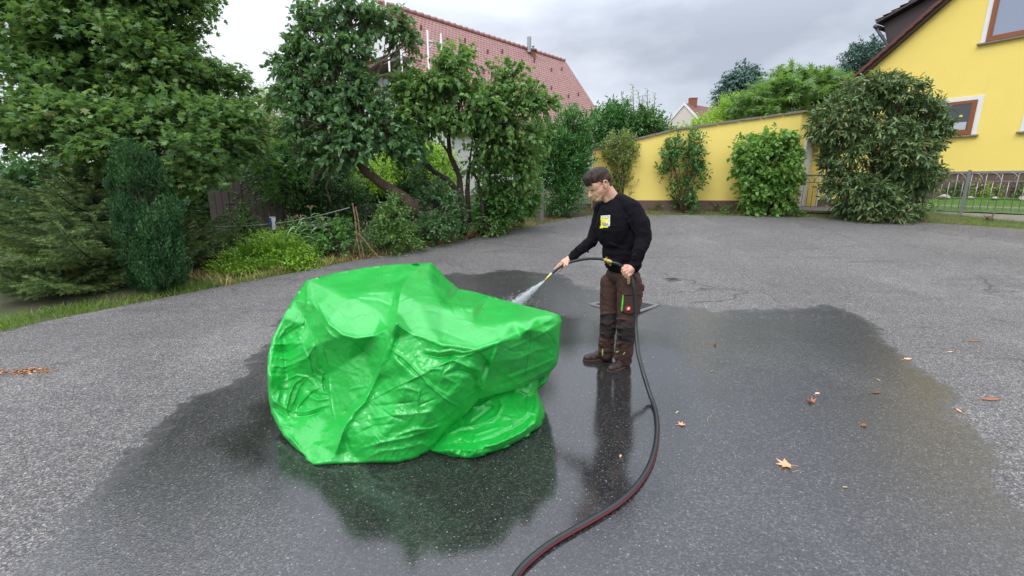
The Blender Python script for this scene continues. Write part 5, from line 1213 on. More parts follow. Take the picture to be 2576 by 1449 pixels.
CL = MB(); a = P(540, 570, 8.5); c = P(880, 522, 9.0)
CL.tube([a.lerp(c, t)-Z3*.10*math.sin(math.pi*t) for t in np.linspace(0, 1, 14)], .006, 5); tag(CL.build('clothes_line', plain('line_cord', (.45, .44, .40), .7)), 'thin pale clothes line sagging through the garden greenery', 'clothes line')
for k, (x0, y0, x1, y1, lab) in enumerate([(676, 535, 688, 612, 'leaning grey garden stake right behind the hanging cloth'), (655, 572, 672, 618, 'short cut garden stake left of the hanging cloth'), (768, 545, 776, 612, 'thin garden stake between the corn plants')]):
    mb = MB(); a = P(x0, y0, 8.75); b = P(x1, y1, 8.75); b.z = min(b.z, terr(0, 8.75)); mb.tube([b, b.lerp(a, .5), a], [.016, .015, .012], 6); tag(mb.build('garden_stake', M_OLDW), lab, 'stake')
TB = empty('garden_table', P(805, 600, 9.0), 'small round grey garden table half hidden behind the corn', 'table'); tz = P(805, 568, 9.0); mb = MB()
mb.tube([tz, tz+Z3*.025], .24, 20); mb.build('table_top', M_GATEG, TB)
for k in range(3): mb = MB(); q = Vector((math.cos(k*2.1)*.12, math.sin(k*2.1)*.12, 0)); mb.tube([tz+q, Vector((tz.x+q.x*1.5, tz.y+q.y*1.5, terr(0, 9)))], .012, 6); mb.build('leg', M_GATEG, TB)
mb = MB(); c = P(686, 560, 8.62); V = []; F = []
for j in range(9):
    for i in range(13):
        t = i/12*2*math.pi; rr = .055+.012*math.sin(3*t+j); V.append(c+Vector((rr*math.cos(t)*(1-.05*j), rr*math.sin(t)*.6, .10-.028*j+.012*math.sin(t))))
for j in range(8):
    for i in range(12): F.append((j*13+i, j*13+i+1, (j+1)*13+i+1, (j+1)*13+i))
mb.v, mb.f = V, F; mb.m = [1 if (f[0] % 13) in (6, 7, 8) else 0 for f in F]
tag(mb.build('hanging_cloth', [plain('white_cloth', (.62, .62, .62), .8), plain('blue_cloth', (.03, .20, .62), .8)], smooth=True), 'small blue and white cloth hanging on the clothes line in the garden', 'cloth')

# grass and straw strips
def grass(name, region, n, h, mat, label, dens=None, kind='blade', lean=.5, wid=1, zoff=0.0, cat='grass'):
    region = np.array([tuple(p)[:2] for p in region]); lo, hi = region.min(0), region.max(0); q = RNG.uniform(lo, hi, (n*4, 2)); q = q[inpoly_dist(q, region) > 0]
    nz = np.array([mnoise.noise(Vector((p[0]*1.7, p[1]*1.7, 2))) for p in q]); q = q[nz+RNG.uniform(-.4, .4, len(q)) > -.2][:n]
    pos = np.column_stack([q, terr_np(q[:, 1])-.02+zoff]); d = np.array([0, 0, 1.0])+RNG.normal(0, lean, (len(q), 3)); d[:, 2] = abs(d[:, 2])*(1 if lean < 1 else .35)+.05
    o = leaves(name, pos, d, RNG.normal(0, 1, (len(q), 3)), h*RNG.uniform(.4, 1.3, len(q)), kind, mat, None); tag(o, label, cat, kind='stuff'); return o
def off(p, d): return Vector((p.x-d, p.y+d*.6, 0))
E = EDGE; o_ = [off(p, -.04) for p in E]
LT['blade'] = T([(0,-.045,0),(0,.045,0),(.5,-.035,.0),(.5,.035,.0),(1,0,-.15)], [(0,1,3,2),(2,3,4)])
e1_ = E[:4]; grass('grass', [p for p in [off(q, -.03) for q in e1_]]+[off(q, .5) for q in e1_[::-1]], 6500, .10, M_GRASS, 'green grass verge along the left edge of the asphalt')
grass('grass', [off(q, -.02) for q in E[2:5]]+[off(q, .9) for q in E[2:5][::-1]], 2600, .16, M_STRAW, 'tall dry grass tufts beside the juniper and golden shrub', lean=.6)
e2_ = E[3:]; grass('dry_grass', [off(q, -.02) for q in e2_]+[off(q, .95) for q in e2_[::-1]], 14000, .07, M_STRAW, 'mown straw-yellow grass strip under the wire fence', lean=1.2)
grass('grass', [off(q, 0) for q in e2_]+[off(q, 1.0) for q in e2_[::-1]], 4000, .05, M_GRASS, 'sparse green weeds in the straw strip')
fr = FAR; fb_ = [Vector((p.x+.1, p.y+1.5, 0)) for p in fr]
grass('weed_strip', [Vector((EDGE[-1].x, EDGE[-1].y+.1, 0))]+[Vector((p.x, p.y-.03, 0)) for p in fr]+[fb_[-1], fb_[-2]]+fb_[:3][::-1], 9000, .055, M_STRAW, 'cut clippings and dry weeds along the foot of the yellow wall', lean=1.2)
grass('weed_strip', [Vector((p.x, p.y, 0)) for p in fr]+fb_[::-1], 7000, .06, M_GRASS, 'low green weeds along the foot of the yellow wall')
ext_ = fr[-1]+(fr[-1]-fr[-2]).normalized()*4
grass('grass', [Vector((fr[3].x, fr[3].y, 0)), Vector((fr[4].x, fr[4].y, 0)), Vector((ext_.x, ext_.y, 0)), Vector((ext_.x+.6, ext_.y+1.1, 0)), FP.pt(FP.hit(2560, 530)[0], 0, .08), FP.pt(uA-.6, 0, .08)], 9000, .07, M_GRASS, 'green strip between the asphalt and the arched railing')
lw = leaves('lawn_grass', np.array([tuple(FP.pt(u, lz(u, d_)+.0, d_)) for u, d_ in zip(RNG.uniform(ul0+.1, ul0+11, 16000), RNG.uniform(-2.3, -.12, 16000))]), np.array([0, 0, 1.0])+RNG.normal(0, .35, (16000, 3)), RNG.normal(0, 1, (16000, 3)), .05, 'blade', M_GRASS, None)
tag(lw, 'short mown lawn behind the arched railing', 'grass', kind='stuff')
# clumps of weeds at the wall foot
for k, (x, y) in enumerate([(1608, 520), (1650, 528), (1800, 530), (1750, 538), (2010, 545), (1660, 522), (1830, 536)]):
    c = G(x, y); shrub('weed', 'small leafy weed clump growing at the foot of the yellow wall', 'weed', c, [(np.array(c)+np.array([0, 0, .08]), np.array([.16, .12, .12]))], 26, 6, .10, .06, 'oval', M_MIDG, r0=.004, hub=c+Z3*.04, group='weed clumps at the foot of the yellow wall', ntw=4)
# ================================================================== PERSON
from mathutils.bvhtree import BVHTree
def Q(zx, zy, Y): return P(1352.4+zx*.39975, 386.4+zy*.39975, Y)
def QH(x, y, Y): return Q(.3127*x, 612+.3127*y, Y)
class SD_:                            # a union of capsules and ellipsoids grown into one smooth skin
    def __init__(s): s.bm = bmesh.new()
    def cap(s, *pr):                  # (p, r), (p, r) ...
        pts = pr
        for p, r in pts:
            g = bmesh.ops.create_icosphere(s.bm, subdivisions=3, radius=r); bmesh.ops.translate(s.bm, verts=g['verts'], vec=p)
        for (p, r), (q, t) in zip(pts, pts[1:]):
            d = Vector(q)-Vector(p); L_ = d.length
            if L_ < 1e-5: continue
            m_ = Matrix.Translation((Vector(p)+Vector(q))/2) @ d.to_track_quat('Z', 'Y').to_matrix().to_4x4()
            bmesh.ops.create_cone(s.bm, cap_ends=True, segments=24, radius1=r, radius2=t, depth=L_, matrix=m_)
    def ell(s, c, ax, r):             # ax: three unit axes, r: three radii
        g = bmesh.ops.create_icosphere(s.bm, subdivisions=4, radius=1)
        for v in g['verts']:
            k = v.co.copy(); v.co = Vector(c)+ax[0]*(k.x*r[0])+ax[1]*(k.y*r[1])+ax[2]*(k.z*r[2])
    def build(s, name, mat, parent, voxel=.006, smooth=6, fac=.5, disp=None):
        me = bpy.data.meshes.new('tmp'); s.bm.to_mesh(me); s.bm.free(); o = bpy.data.objects.new('tmp', me); COL.objects.link(o)
        m1 = o.modifiers.new('r', 'REMESH'); m1.mode = 'VOXEL'; m1.voxel_size = voxel
        m2 = o.modifiers.new('s', 'SMOOTH'); m2.factor = fac; m2.iterations = smooth
        dg = bpy.context.evaluated_depsgraph_get(); ev = o.evaluated_get(dg); m3 = bpy.data.meshes.new_from_object(ev)
        bpy.data.objects.remove(o); bpy.data.meshes.remove(me)
        if disp:
            nn = [v.normal.copy() for v in m3.vertices]
            for v, n_ in zip(m3.vertices, nn): v.co += n_*disp(v.co, n_)
        m3.materials.clear(); m3.materials.append(mat); m3.name = name
        for p in m3.polygons: p.use_smooth = True
        m3.update()
        bvh = BVHTree.FromPolygons([v.co.copy() for v in m3.vertices], [tuple(p.vertices) for p in m3.polygons])
        return place(bpy.data.objects.new(name, m3), parent), bvh
def conform(name, poly, bvhs, off, mat, parent, step=5, to=Q, rim=0.0):
    """a thin sewn-on piece whose outline is given in view units, laid on the surface below it"""
    poly = np.array(poly, float); bd = []
    for i in range(len(poly)):
        a, b = poly[i], poly[(i+1) % len(poly)]; k = max(1, int(np.hypot(*(b-a))/step))
        for j in range(k): bd.append(a+(b-a)*j/k)
    bd = np.array(bd); lo, hi = bd.min(0), bd.max(0); gx, gy = np.meshgrid(np.arange(lo[0], hi[0], step), np.arange(lo[1], hi[1], step)); q = np.column_stack([gx.ravel(), gy.ravel()])
    if len(q): q = q[inpoly_dist(q, bd) > step*.5]
    vv, _, ff, oi, *_ = delaunay_2d_cdt([Vector(p) for p in bd]+[Vector(p) for p in q], [], [list(range(len(bd)))], 1, 1e-5)
    V = []; c0 = Vector((0, 0, CAMZ)); good = []
    for v in vv:
        d = (to(v.x, v.y, 3.7)-c0).normalized(); best = None
        for b in bvhs:
            loc, n_, i, ds = b.ray_cast(c0, d)
            if loc is not None and (best is None or ds < best[1]): best = ((loc, n_), ds)
        if best is None: V.append(None); continue
        loc, n_ = best[0]; n_ = n_ if n_.dot(d) < 0 else -n_
        V.append((loc+n_*off, loc-n_*.002))
    idx = {}; W = []
    for i, v in enumerate(V):
        if v: idx[i] = len(W); W.append(v[0])
    F = [tuple(idx[i] for i in f) for f in ff if all(i in idx for i in f)]
    # side walls
    ec = {}
    for f in F:
        for a, b in zip(f, f[1:]+f[:1]): ec.setdefault((min(a, b), max(a, b)), []).append((a, b))
    inv = {b: a for a, b in idx.items()}; low = {}
    for k, e_ in ec.items():
        if len(e_) == 1:
            a, b = e_[0]
            for t in (a, b):
                if t not in low: low[t] = len(W); W.append(V[inv[t]][1])
            F.append((b, a, low[a], low[b]))
    mb = MB(); mb.v = [tuple(v) for v in W]; mb.f = F; mb.m = [0]*len(F)
    return mb.build(name, mat, parent, smooth=False) if F else None

m = Mat('skin'); sk_ = m.mix(m.noise(9, 4, .6), (.60, .30, .20), (.70, .40, .29))
M_SKIN = m.set(sk_, .5, m.bump(m.noise(160, 3), .15, .002), Subsurface_Weight=.15, Subsurface_Scale=.01)
m = Mat('sweater_black'); c = m.mix(m.noise(7, 5, .6), (.0040, .0034, .0052), (.0085, .0072, .0105))
M_SWEAT = m.set(c, .95, m.bump(m.noise(60, 4, .6), .35, .006), Specular_IOR_Level=.15)
m = Mat('trousers_brown'); c = m.mix(m.noise(9, 6, .7), (.036, .0145, .0100), (.068, .0290, .0215)); M_PANT = m.set(c, .85, m.bump(m.noise(90, 4, .7), .4, .004))
m = Mat('knee_fabric'); M_KNEE = m.set(m.mix(m.noise(9, 5, .6), (.017, .012, .011), (.031, .020, .018)), .8, m.bump(m.noise(120, 3), .4, .004))
m = Mat('hair'); hn_ = m.noise(60, 4, .6, co=m.co((1, 1, .35))); m.b.inputs['Specular IOR Level'].default_value = .25; M_HAIR = m.set(m.ramp(hn_, [(.3, (.014, .008, .006)), (.7, (.060, .036, .026))]), .55, m.bump(hn_, .9, .012))
m = Mat('hair_short'); hs_ = m.noise(220, 2); M_HAIRS = m.set(m.mix(hs_, (.028, .016, .012), (.065, .036, .027)), .75, m.bump(hs_, .5, .004))
M_SHOE = plain('shoe_leather', (.034, .019, .016), .55, .3, 30, bump=.3); M_SOLE = plain('shoe_sole', (.085, .052, .034), .8, .3, 30)
M_LIMEZ = plain('lime_piping', (.10, .50, .04), .6, .1); M_LIMEP = plain('lime_reflective', (.42, .60, .14), .5, .1); M_REDT = plain('red_tag', (.62, .02, .02), .6, .1); M_WHT = plain('white_print', (.78, .78, .75), .7, .05)
M_EYE = plain('dark_eye', (.010, .008, .007), .15, .1); M_BROW = plain('eyebrow', (.03, .018, .013), .8, .2); M_LIP = plain('lips', (.50, .19, .145), .5, .1)

PB = G(1545, 921)
MAN = empty('person', PB, 'young man in black sweater and brown work trousers spraying water from a hose', 'person')
fw = Vector((-.79, -.62, 0)).normalized(); lt_ = Vector((.62, -.79, 0)).normalized()     # chest forward, his left
axes = (fw, lt_, Z3)
# head frame
yaw, pit = R(15), R(31); hf = Vector((-math.cos(yaw)*math.cos(pit), -math.sin(yaw)*math.cos(pit), -math.sin(pit))); hl = Vector((math.sin(yaw), -math.cos(yaw), 0)); hu = hf.cross(hl); hu = hu if hu.z > 0 else -hu
HO = Q(390, 196, 3.86); HS = 1.04
def HP(f, l, u): return HO+(hf*f+hl*l+hu*u)*HS
hax = (hf, hl, hu)
b = SD_()
e = lambda f, l, u, r: b.ell(HP(f, l, u), hax, [x*HS for x in r])
e(-.012, 0, .045, (.098, .074, .085)); e(.035, 0, .020, (.062, .064, .075)); e(.048, 0, -.035, (.050, .050, .062))
b.cap((HP(.005, .047, -.045), .020*HS), (HP(.070, .018, -.088), .018*HS)); b.cap((HP(.005, -.047, -.045), .020*HS), (HP(.070, -.018, -.088), .018*HS))
e(.022, 0, -.045, (.056, .056, .058)); e(.038, 0, .006, (.046, .0625, .040)); b.cap((HP(.078, 0, -.088), .0185*HS), (HP(.082, 0, -.083), .016*HS))
b.cap((HP(.088, 0, .012), .0085*HS), (HP(.104, 0, -.015), .0095*HS), (HP(.118, 0, -.033), .0098*HS)); b.cap((HP(.104, .010, -.037), .008*HS), (HP(.104, -.010, -.037), .008*HS))
b.cap((HP(.083, .030, .022), .009*HS), (HP(.090, .008, .020), .009*HS)); b.cap((HP(.083, -.030, .022), .009*HS), (HP(.090, -.008, .020), .009*HS))
b.cap((HP(.092, .014, -.060), .0068*HS), (HP(.099, 0, -.058), .0075*HS), (HP(.092, -.014, -.060), .0068*HS)); b.cap((HP(.090, .012, -.070), .007*HS), (HP(.096, 0, -.070), .0078*HS), (HP(.090, -.012, -.070), .007*HS))
e(.022, 0, -.028, (.064, .0655, .058)); e(.048, 0, -.045, (.046, .050, .056)); e(.0, 0, -.020, (.060, .070, .060))   # cheeks and jaw
for sg in (1, -1):                    # ears
    pts = [HP(-.012+.019*math.cos(t)-.004, sg*(.080+.006*math.sin(t)), -.002+.030*math.sin(t)) for t in np.linspace(-.6, math.pi+.9, 10)]
    b.cap(*[(p, .0062*HS) for p in pts]); e(-.012, sg*.077, -.010, (.013, .006, .022)); b.cap((HP(-.004, sg*.078, -.030), .0068*HS), (HP(.000, sg*.075, -.020), .006*HS))
NB = Q(478, 300, 3.90)
b.cap((HP(-.030, 0, -.010), .055*HS), (HP(-.035, 0, -.065), .052*HS), (NB, .064)); b.cap((HP(.015, 0, -.075), .03*HS), (NB+fw*.03-Z3*.02, .04))
sF, sN = Q(415, 345, 4.0), Q(585, 345, 3.75); CH = Q(492, 450, 3.87); BE = Q(520, 620, 3.87)
b.cap((NB-Z3*.02, .06), (CH, .12), (BE, .10), (Q(535, 770, 3.865), .08)); b.cap((sF, .05), (NB-Z3*.06, .055), (sN, .05))
eF, wF = Q(345, 548, 3.98), QH(640, 150, 3.875); eN, wN = Q(662, 535, 3.66), QH(1950, 270, 3.61)
b.cap((sF, .045), (eF, .036), (wF, .024)); b.cap((sN, .045), (eN, .038), (wN, .027))
hF, kF, aF = Q(468, 800, 3.94), Q(447, 1045, 3.90), Q(436, 1262, 3.925); hN, kN, aN = Q(574, 800, 3.79), Q(560, 1068, 3.73), Q(545, 1290, 3.80)
b.cap((hF, .062), (kF, .045), (aF, .035)); b.cap((hN, .065), (kN, .047), (aN, .036)); b.cap((Q(535, 770, 3.87), .075), (hF, .06)); b.cap((Q(535, 770, 3.87), .075), (hN, .06))
# right (far) hand laid along the hose
h = lambda r, *pts: b.cap(*[(QH(*p), r*(1-.10*i)) for i, p in enumerate(pts)])
b.cap((wF, .024), (QH(590, 190, 3.872), .027), (QH(520, 225, 3.865), .024)); b.cap((QH(610, 200, 3.855), .022), (QH(560, 240, 3.85), .020)); h(.016, (590,170,3.885), (500,215,3.88))
h(.0100, (510,205,3.878), (430,275,3.872), (375,335,3.866), (338,372,3.862)); h(.0104, (520,235,3.862), (462,300,3.850), (432,322,3.842), (412,338,3.836))
h(.0102, (570,235,3.845), (550,262,3.822), (536,300,3.812), (532,338,3.818)); h(.0094, (612,232,3.842), (602,258,3.822), (592,292,3.812), (588,318,3.816))
h(.0115, (560,265,3.89), (500,340,3.885), (455,385,3.872), (430,408,3.868))
# left (near) fist round the hose
b.cap((wN, .027), (QH(1895, 335, 3.597), .031), (QH(1830, 390, 3.585), .033), (QH(1800, 410, 3.58), .030)); h(.022, (1850,330,3.60), (1785,345,3.578)); h(.020, (1900,400,3.60), (1850,470,3.58))
for (b0_, b1_, b2_, b3_) in [((1790,325,3.572), (1722,352,3.558), (1703,415,3.570), (1730,448,3.600)), ((1810,375,3.568), (1745,402,3.550), (1728,472,3.562), (1760,492,3.598)),
                             ((1832,425,3.570), (1782,448,3.550), (1772,520,3.562), (1800,532,3.600)), ((1865,465,3.575), (1828,492,3.556), (1820,556,3.568), (1850,560,3.600))]:
    b.cap((QH(*b0_), .0135), (QH(*b1_), .0135), (QH(*b2_), .0112), (QH(*b3_), .0098))
h(.0125, (1800,300,3.60), (1745,305,3.615), (1715,330,3.635), (1700,370,3.64))
BODY, bvB = b.build('body', M_SKIN, MAN, voxel=.0034, smooth=4)
# eye, brow, lips on the side that is seen, and the other
for sg in (1, -1):
    s_ = SD_(); s_.ell(HP(.082, sg*.030, .004), hax, (.0122, .0122, .0052)); s_.build('eye', M_EYE, BODY, voxel=.0016, smooth=1)
    s_ = SD_(); s_.cap((HP(.092, sg*.012, .024), .0028), (HP(.088, sg*.030, .030), .0034), (HP(.071, sg*.046, .026), .0026)); s_.build('eyebrow', M_BROW, BODY, voxel=.0018, smooth=1)
s_ = SD_(); s_.cap((HP(.096, .017, -.064), .0035), (HP(.1045, 0, -.0635), .0052), (HP(.096, -.017, -.064), .0035)); s_.build('lips', M_LIP, BODY, voxel=.0018, smooth=1)
# hair
s_ = SD_(); he = lambda f, l, u, r: s_.ell(HP(f, l, u), hax, [x*HS for x in r])
he(-.012, 0, .060, (.1005, .0775, .078)); he(-.045, 0, .040, (.068, .070, .075)); he(.040, 0, .082, (.058, .058, .046))
for k in range(9):
    l = -.050+.0125*k; s_.cap((HP(.030, l*.7, .125), .012*HS), (HP(.075, l*.9, .100), .013*HS), (HP(.098-abs(l)*.35, l, .068), .010*HS), (HP(.103-abs(l)*.4, l+.004, .050+.006*math.sin(k*2.1)), .006*HS))
def hd_(co, n):
    q = co-HO; a = q.dot(hf)*18; c_ = q.dot(hl)*70; return .0035*mnoise.noise(Vector((a, c_, q.dot(hu)*25)))+.0015*mnoise.noise(Vector((a*3, c_*2, 1)))
HAIR, _ = s_.build('hair', M_HAIR, BODY, voxel=.0036, smooth=3, disp=hd_)
s_ = SD_(); he(-.020, 0, .040, (.0955, .0760, .066)); s_.cap((HP(-.075, .02, -.012), .026*HS), (HP(-.06, .03, -.035), .022*HS), (HP(-.055, -.02, -.035), .024*HS))
s_.build('hair_sides', M_HAIRS, BODY, voxel=.0036, smooth=3)
# sweater
def folds(sc, amp, st=(1, 1, 1)):
    def f(co, n):
        a = mnoise.noise(Vector((co.x*sc*st[0], co.y*sc*st[1], co.z*sc*st[2]))); b_ = mnoise.noise(Vector((co.x*sc*2.3*st[0]+5, co.y*sc*2.3, co.z*sc*2.3*st[2])))
        return amp*((.35-abs(a))*1.5+(.3-abs(b_))*.7)
    return f
s_ = SD_()
s_.ell(CH, axes, (.150, .178, .235)); s_.ell(Q(505, 380, 3.88), axes, (.115, .185, .12)); s_.ell(BE, axes, (.135, .162, .175)); s_.ell(Q(560, 520, 3.84), axes, (.11, .15, .2)); s_.ell(Q(537, 700, 3.86), axes, (.138, .162, .070))
s_.cap((Q(405, 350, 4.0), .070), (Q(470, 318, 3.93), .062)); s_.cap((Q(596, 345, 3.745), .070), (Q(520, 300, 3.85), .062)); s_.cap((Q(470, 315, 3.92), .062), (Q(520, 300, 3.86), .066))
mN = Q(652, 440, 3.68)
s_.cap((Q(600, 352, 3.74), .070), (mN, .068), (Q(668, 535, 3.655), .064), (Q(640, 610, 3.61), .055), (QH(1990, 225, 3.603), .041))
s_.cap((QH(1990, 225, 3.603), .040), (QH(1935, 290, 3.602), .038))
s_.cap((Q(405, 355, 4.0), .066), (Q(372, 470, 3.99), .056), (Q(345, 548, 3.975), .052), (Q(270, 605, 3.92), .044), (QH(700, 120, 3.885), .037), (QH(655, 155, 3.877), .034))
for (a_, c_, r_) in [((640,560,3.60), (700,530,3.66), .016), ((628,590,3.585), (690,585,3.63), .013), ((640,500,3.62), (700,490,3.68), .012), ((600,640,3.57), (655,650,3.59), .013), ((598,662,3.565), (640,672,3.58), .011), ((330,520,3.95), (372,560,3.93), .012), ((285,575,3.90), (318,620,3.90), .011), ((240,600,3.87), (262,650,3.87), .010), ((218,615,3.86), (236,660,3.86), .008),
                     ((430,650,3.76), (520,690,3.73), .012), ((440,690,3.76), (560,712,3.72), .012), ((560,600,3.74), (620,560,3.72), .012), ((440,560,3.75), (540,600,3.73), .008), ((400,480,3.78), (500,520,3.74), .007), ((560,400,3.70), (600,480,3.68), .010), ((535,330,3.76), (545,430,3.72), .006)]:
    s_.cap((Q(*a_), r_), (Q(*c_), r_*.8))
SW, bvS = s_.build('sweater', M_SWEAT, BODY, voxel=.006, smooth=5, disp=folds(12, .0065, (1, 1, 1.3)))
mb = MB(); ring = []
for t in np.linspace(0, 2*math.pi, 25):
    c_ = Q(462, 283, 3.895); u_ = (fw*.85-Z3*.53).normalized(); ring.append(c_+u_*(.068*math.cos(t))+lt_*(.066*math.sin(t)))
mb.tube(ring, .0095, 8); mb.build('collar', M_SWEAT, SW, smooth=True)
# ribbed hem and cuffs
conform('hem', [(414, 705), (470, 722), (530, 735), (600, 738), (668, 722), (668, 742), (600, 758), (528, 753), (468, 742), (416, 724)], [bvS], .006, M_SWEAT, SW)
# printed chest patch: stripes and small blocks
M_PRY = plain('yellow_print', (.85, .70, .02), .6, .05); M_PRW = plain('pale_print', (.66, .72, .76), .6, .05); M_PRG = plain('grey_print', (.18, .20, .22), .6, .1)
PR = conform('chest_print', [(400, 390), (457, 387), (455, 456), (399, 458)], [bvS], .003, M_PRW, SW)
for k in range(10): x_ = 402+k*5.6; conform('print_line', [(x_, 392), (x_+1.6, 392), (x_+1.2, 440), (x_-.4, 440)], [bvS], .0040, M_PRG if k % 3 else M_PRY, PR, step=9)
for (x0, y0, x1, y1, mt) in [(399, 404, 449, 419, M_PRY), (401, 422, 446, 434, M_PRY), (395, 457, 412, 469, M_PRY), (414, 457, 444, 466, M_PRY), (400, 424, 408, 456, M_PRY), (409, 440, 424, 446, M_PRG), (428, 440, 444, 446, M_PRG), (412, 449, 434, 454, M_PRG)]:
    conform('print_block', [(x0, y0), (x1, y0), (x1, y1), (x0, y1)], [bvS], .0046, mt, PR, step=9)
# illegible small lettering inside the yellow bars
for k in range(9): conform('print_letter', [(403+k*5, 407), (406+k*5, 407), (406+k*5, 414-(k % 3)), (403+k*5, 414)], [bvS], .0053, M_PRG, PR, step=9)
# trousers
s_ = SD_()
s_.ell(Q(537, 765, 3.865), axes, (.116, .156, .095)); s_.ell(Q(540, 815, 3.875), axes, (.092, .142, .085))
s_.cap((Q(462, 815, 3.945), .094), (Q(452, 930, 3.92), .082), (Q(447, 1045, 3.895), .071), (Q(437, 1150, 3.91), .064), (Q(430, 1225, 3.925), .069), (Q(432, 1258, 3.928), .066))
s_.cap((Q(576, 815, 3.785), .104), (Q(570, 940, 3.76), .092), (Q(562, 1068, 3.735), .080), (Q(552, 1180, 3.765), .071), (Q(541, 1262, 3.795), .077), (Q(540, 1294, 3.80), .071))
for (a_, c_, r_) in [((396,1195,3.88), (462,1240,3.87), .020), ((398,1170,3.88), (470,1190,3.86), .014), ((394,1245,3.89), (466,1266,3.88), .017), ((496,1240,3.76), (582,1230,3.745), .019), ((492,1280,3.77), (580,1278,3.755), .018), ((506,1195,3.71), (588,1165,3.70), .013), ((500,1090,3.67), (600,1120,3.67), .011), ((500,1040,3.67), (610,1050,3.67), .010),
                     ((400,1060,3.84), (480,1090,3.83), .010), ((400,1010,3.84), (490,1000,3.83), .010), ((400,880,3.87), (460,960,3.85), .010), ((600,760,3.70), (655,850,3.72), .016), ((400,1130,3.86), (480,1145,3.85), .009), ((505,1140,3.69), (600,1145,3.69), .010)]:
    s_.cap((Q(*a_), r_), (Q(*c_), r_*.8))
PN, bvP = s_.build('trousers', M_PANT, BODY, voxel=.006, smooth=9, disp=lambda co, n, f_=folds(13, .0075, (1, 1, 1.25)): f_(co, n)*(1.5 if co.z < .42 else .85))
conform('knee_patch', [(396, 1012), (440, 1004), (492, 1010), (498, 1080), (494, 1128), (450, 1158), (404, 1150), (396, 1080)], [bvP], .006, M_KNEE, PN)
conform('knee_patch', [(506, 1062), (555, 1056), (622, 1066), (618, 1130), (612, 1188), (560, 1202), (518, 1190), (506, 1130)], [bvP], .006, M_KNEE, PN)
PK = conform('cargo_pocket', [(532, 826), (640, 818), (662, 830), (658, 985), (640, 1004), (560, 1002), (528, 990)], [bvP], .020, M_PANT, PN)
bk = BVHTree.FromObject(PK, bpy.context.evaluated_depsgraph_get()) if False else BVHTree.FromPolygons([v.co+PK.parent.matrix_world.translation for v in PK.data.vertices], [tuple(p.vertices) for p in PK.data.polygons])
bpy.context.view_layer.update()
bk = BVHTree.FromPolygons([PK.matrix_world @ v.co for v in PK.data.vertices], [tuple(p.vertices) for p in PK.data.polygons])
conform('pocket_flap', [(536, 850), (650, 844), (660, 882), (640, 890), (537, 888)], [bk, bvP], .008, M_PANT, PK)
conform('green_piping', [(538, 872), (543, 882), (541, 930), (533, 990), (527, 992), (531, 940)], [bk, bvP], .006, M_LIMEZ, PK)
TG = conform('red_tag', [(558, 963), (585, 961), (586, 986), (557, 988)], [bk, bvP], .006, M_REDT, PK)
conform('tag_emblem', [(565, 971), (570, 966), (577, 967), (580, 973), (577, 979), (572, 981), (570, 985), (568, 981), (565, 977)], [bk, bvP], .0085, M_WHT, TG, step=3)
conform('folding_rule', [(565, 792), (580, 790), (582, 818), (566, 820)], [bvP], .012, plain('rule_wood', (.42, .22, .08), .6), PK)
conform('reflective_strip', [(408, 1230), (413, 1230), (412, 1270), (404, 1268)], [bvP], .004, M_LIMEP, PN, step=4)
conform('reflective_strip', [(486, 1248), (510, 1240), (512, 1246), (492, 1254)], [bvP], .004, M_LIMEP, PN, step=4)
conform('reflective_strip', [(538, 1262), (548, 1247), (551, 1250), (541, 1265)], [bvP], .004, M_LIMEP, PN, step=4)
# shoes
def shoe(toe, heel, wd):
    t_, h_ = Vector(toe), Vector(heel); t_.z = h_.z = 0; d = (t_-h_).normalized(); s__ = Z3.cross(d); Ln = (t_-h_).length
    pt = lambda x, y, z: h_+d*(x*Ln)+s__*y+Z3*z
    s_ = SD_()
    s_.cap((pt(.10, 0, .045), .036), (pt(.35, 0, .050), .038), (pt(.62, .002, .040), .036), (pt(.85, .004, .034), .032), (pt(.90, .004, .032), .027)); s_.cap((pt(.66, .016, .032), .028), (pt(.66, -.014, .032), .028)); s_.cap((pt(.84, .014, .03), .023), (pt(.84, -.012, .03), .023))
    s_.cap((pt(.16, 0, .06), .040), (pt(.22, 0, .115), .042)); s_.cap((pt(.30, 0, .08), .036), (pt(.50, 0, .062), .030))
    SH, bv_ = s_.build('shoe', M_SHOE, BODY, voxel=.004, smooth=4, disp=lambda co, n: .002*mnoise.noise(co*40))
    mb = MB(); out = []
    for k in range(28):
        a_ = 2*math.pi*k/28; x = .5+.5*math.cos(a_); wv = (.040 if x > .5 else .034)*(1+.12*math.sin(x*3)); out.append(pt(.0+1.02*x-.01, abs(math.sin(a_))**.75*math.copysign(wv, math.sin(a_)), .001))
    mb.prism(out, Z3*.026); mb.build('sole', M_SOLE, SH, bevel=.006)
    mb = MB()
    for k in range(5):
        x = .34+.075*k; z = .104-.0125*k; mb.tube([pt(x, -.022, z-.008), pt(x+.02, 0, z), pt(x, .022, z-.008)], .0028, 5)
    mb.build('laces', plain('laces', (.08, .055, .045), .8), SH)
tF, hF_ = G(1474, 908), G(1540, 903); tN, hN_ = G(1531, 937), G(1583, 918)
tF = hF_+(tF-hF_).normalized()*.285; tN = hN_+(tN-hN_).normalized()*.285
shoe(tF, hF_, .04); shoe(tN, hN_, .04)

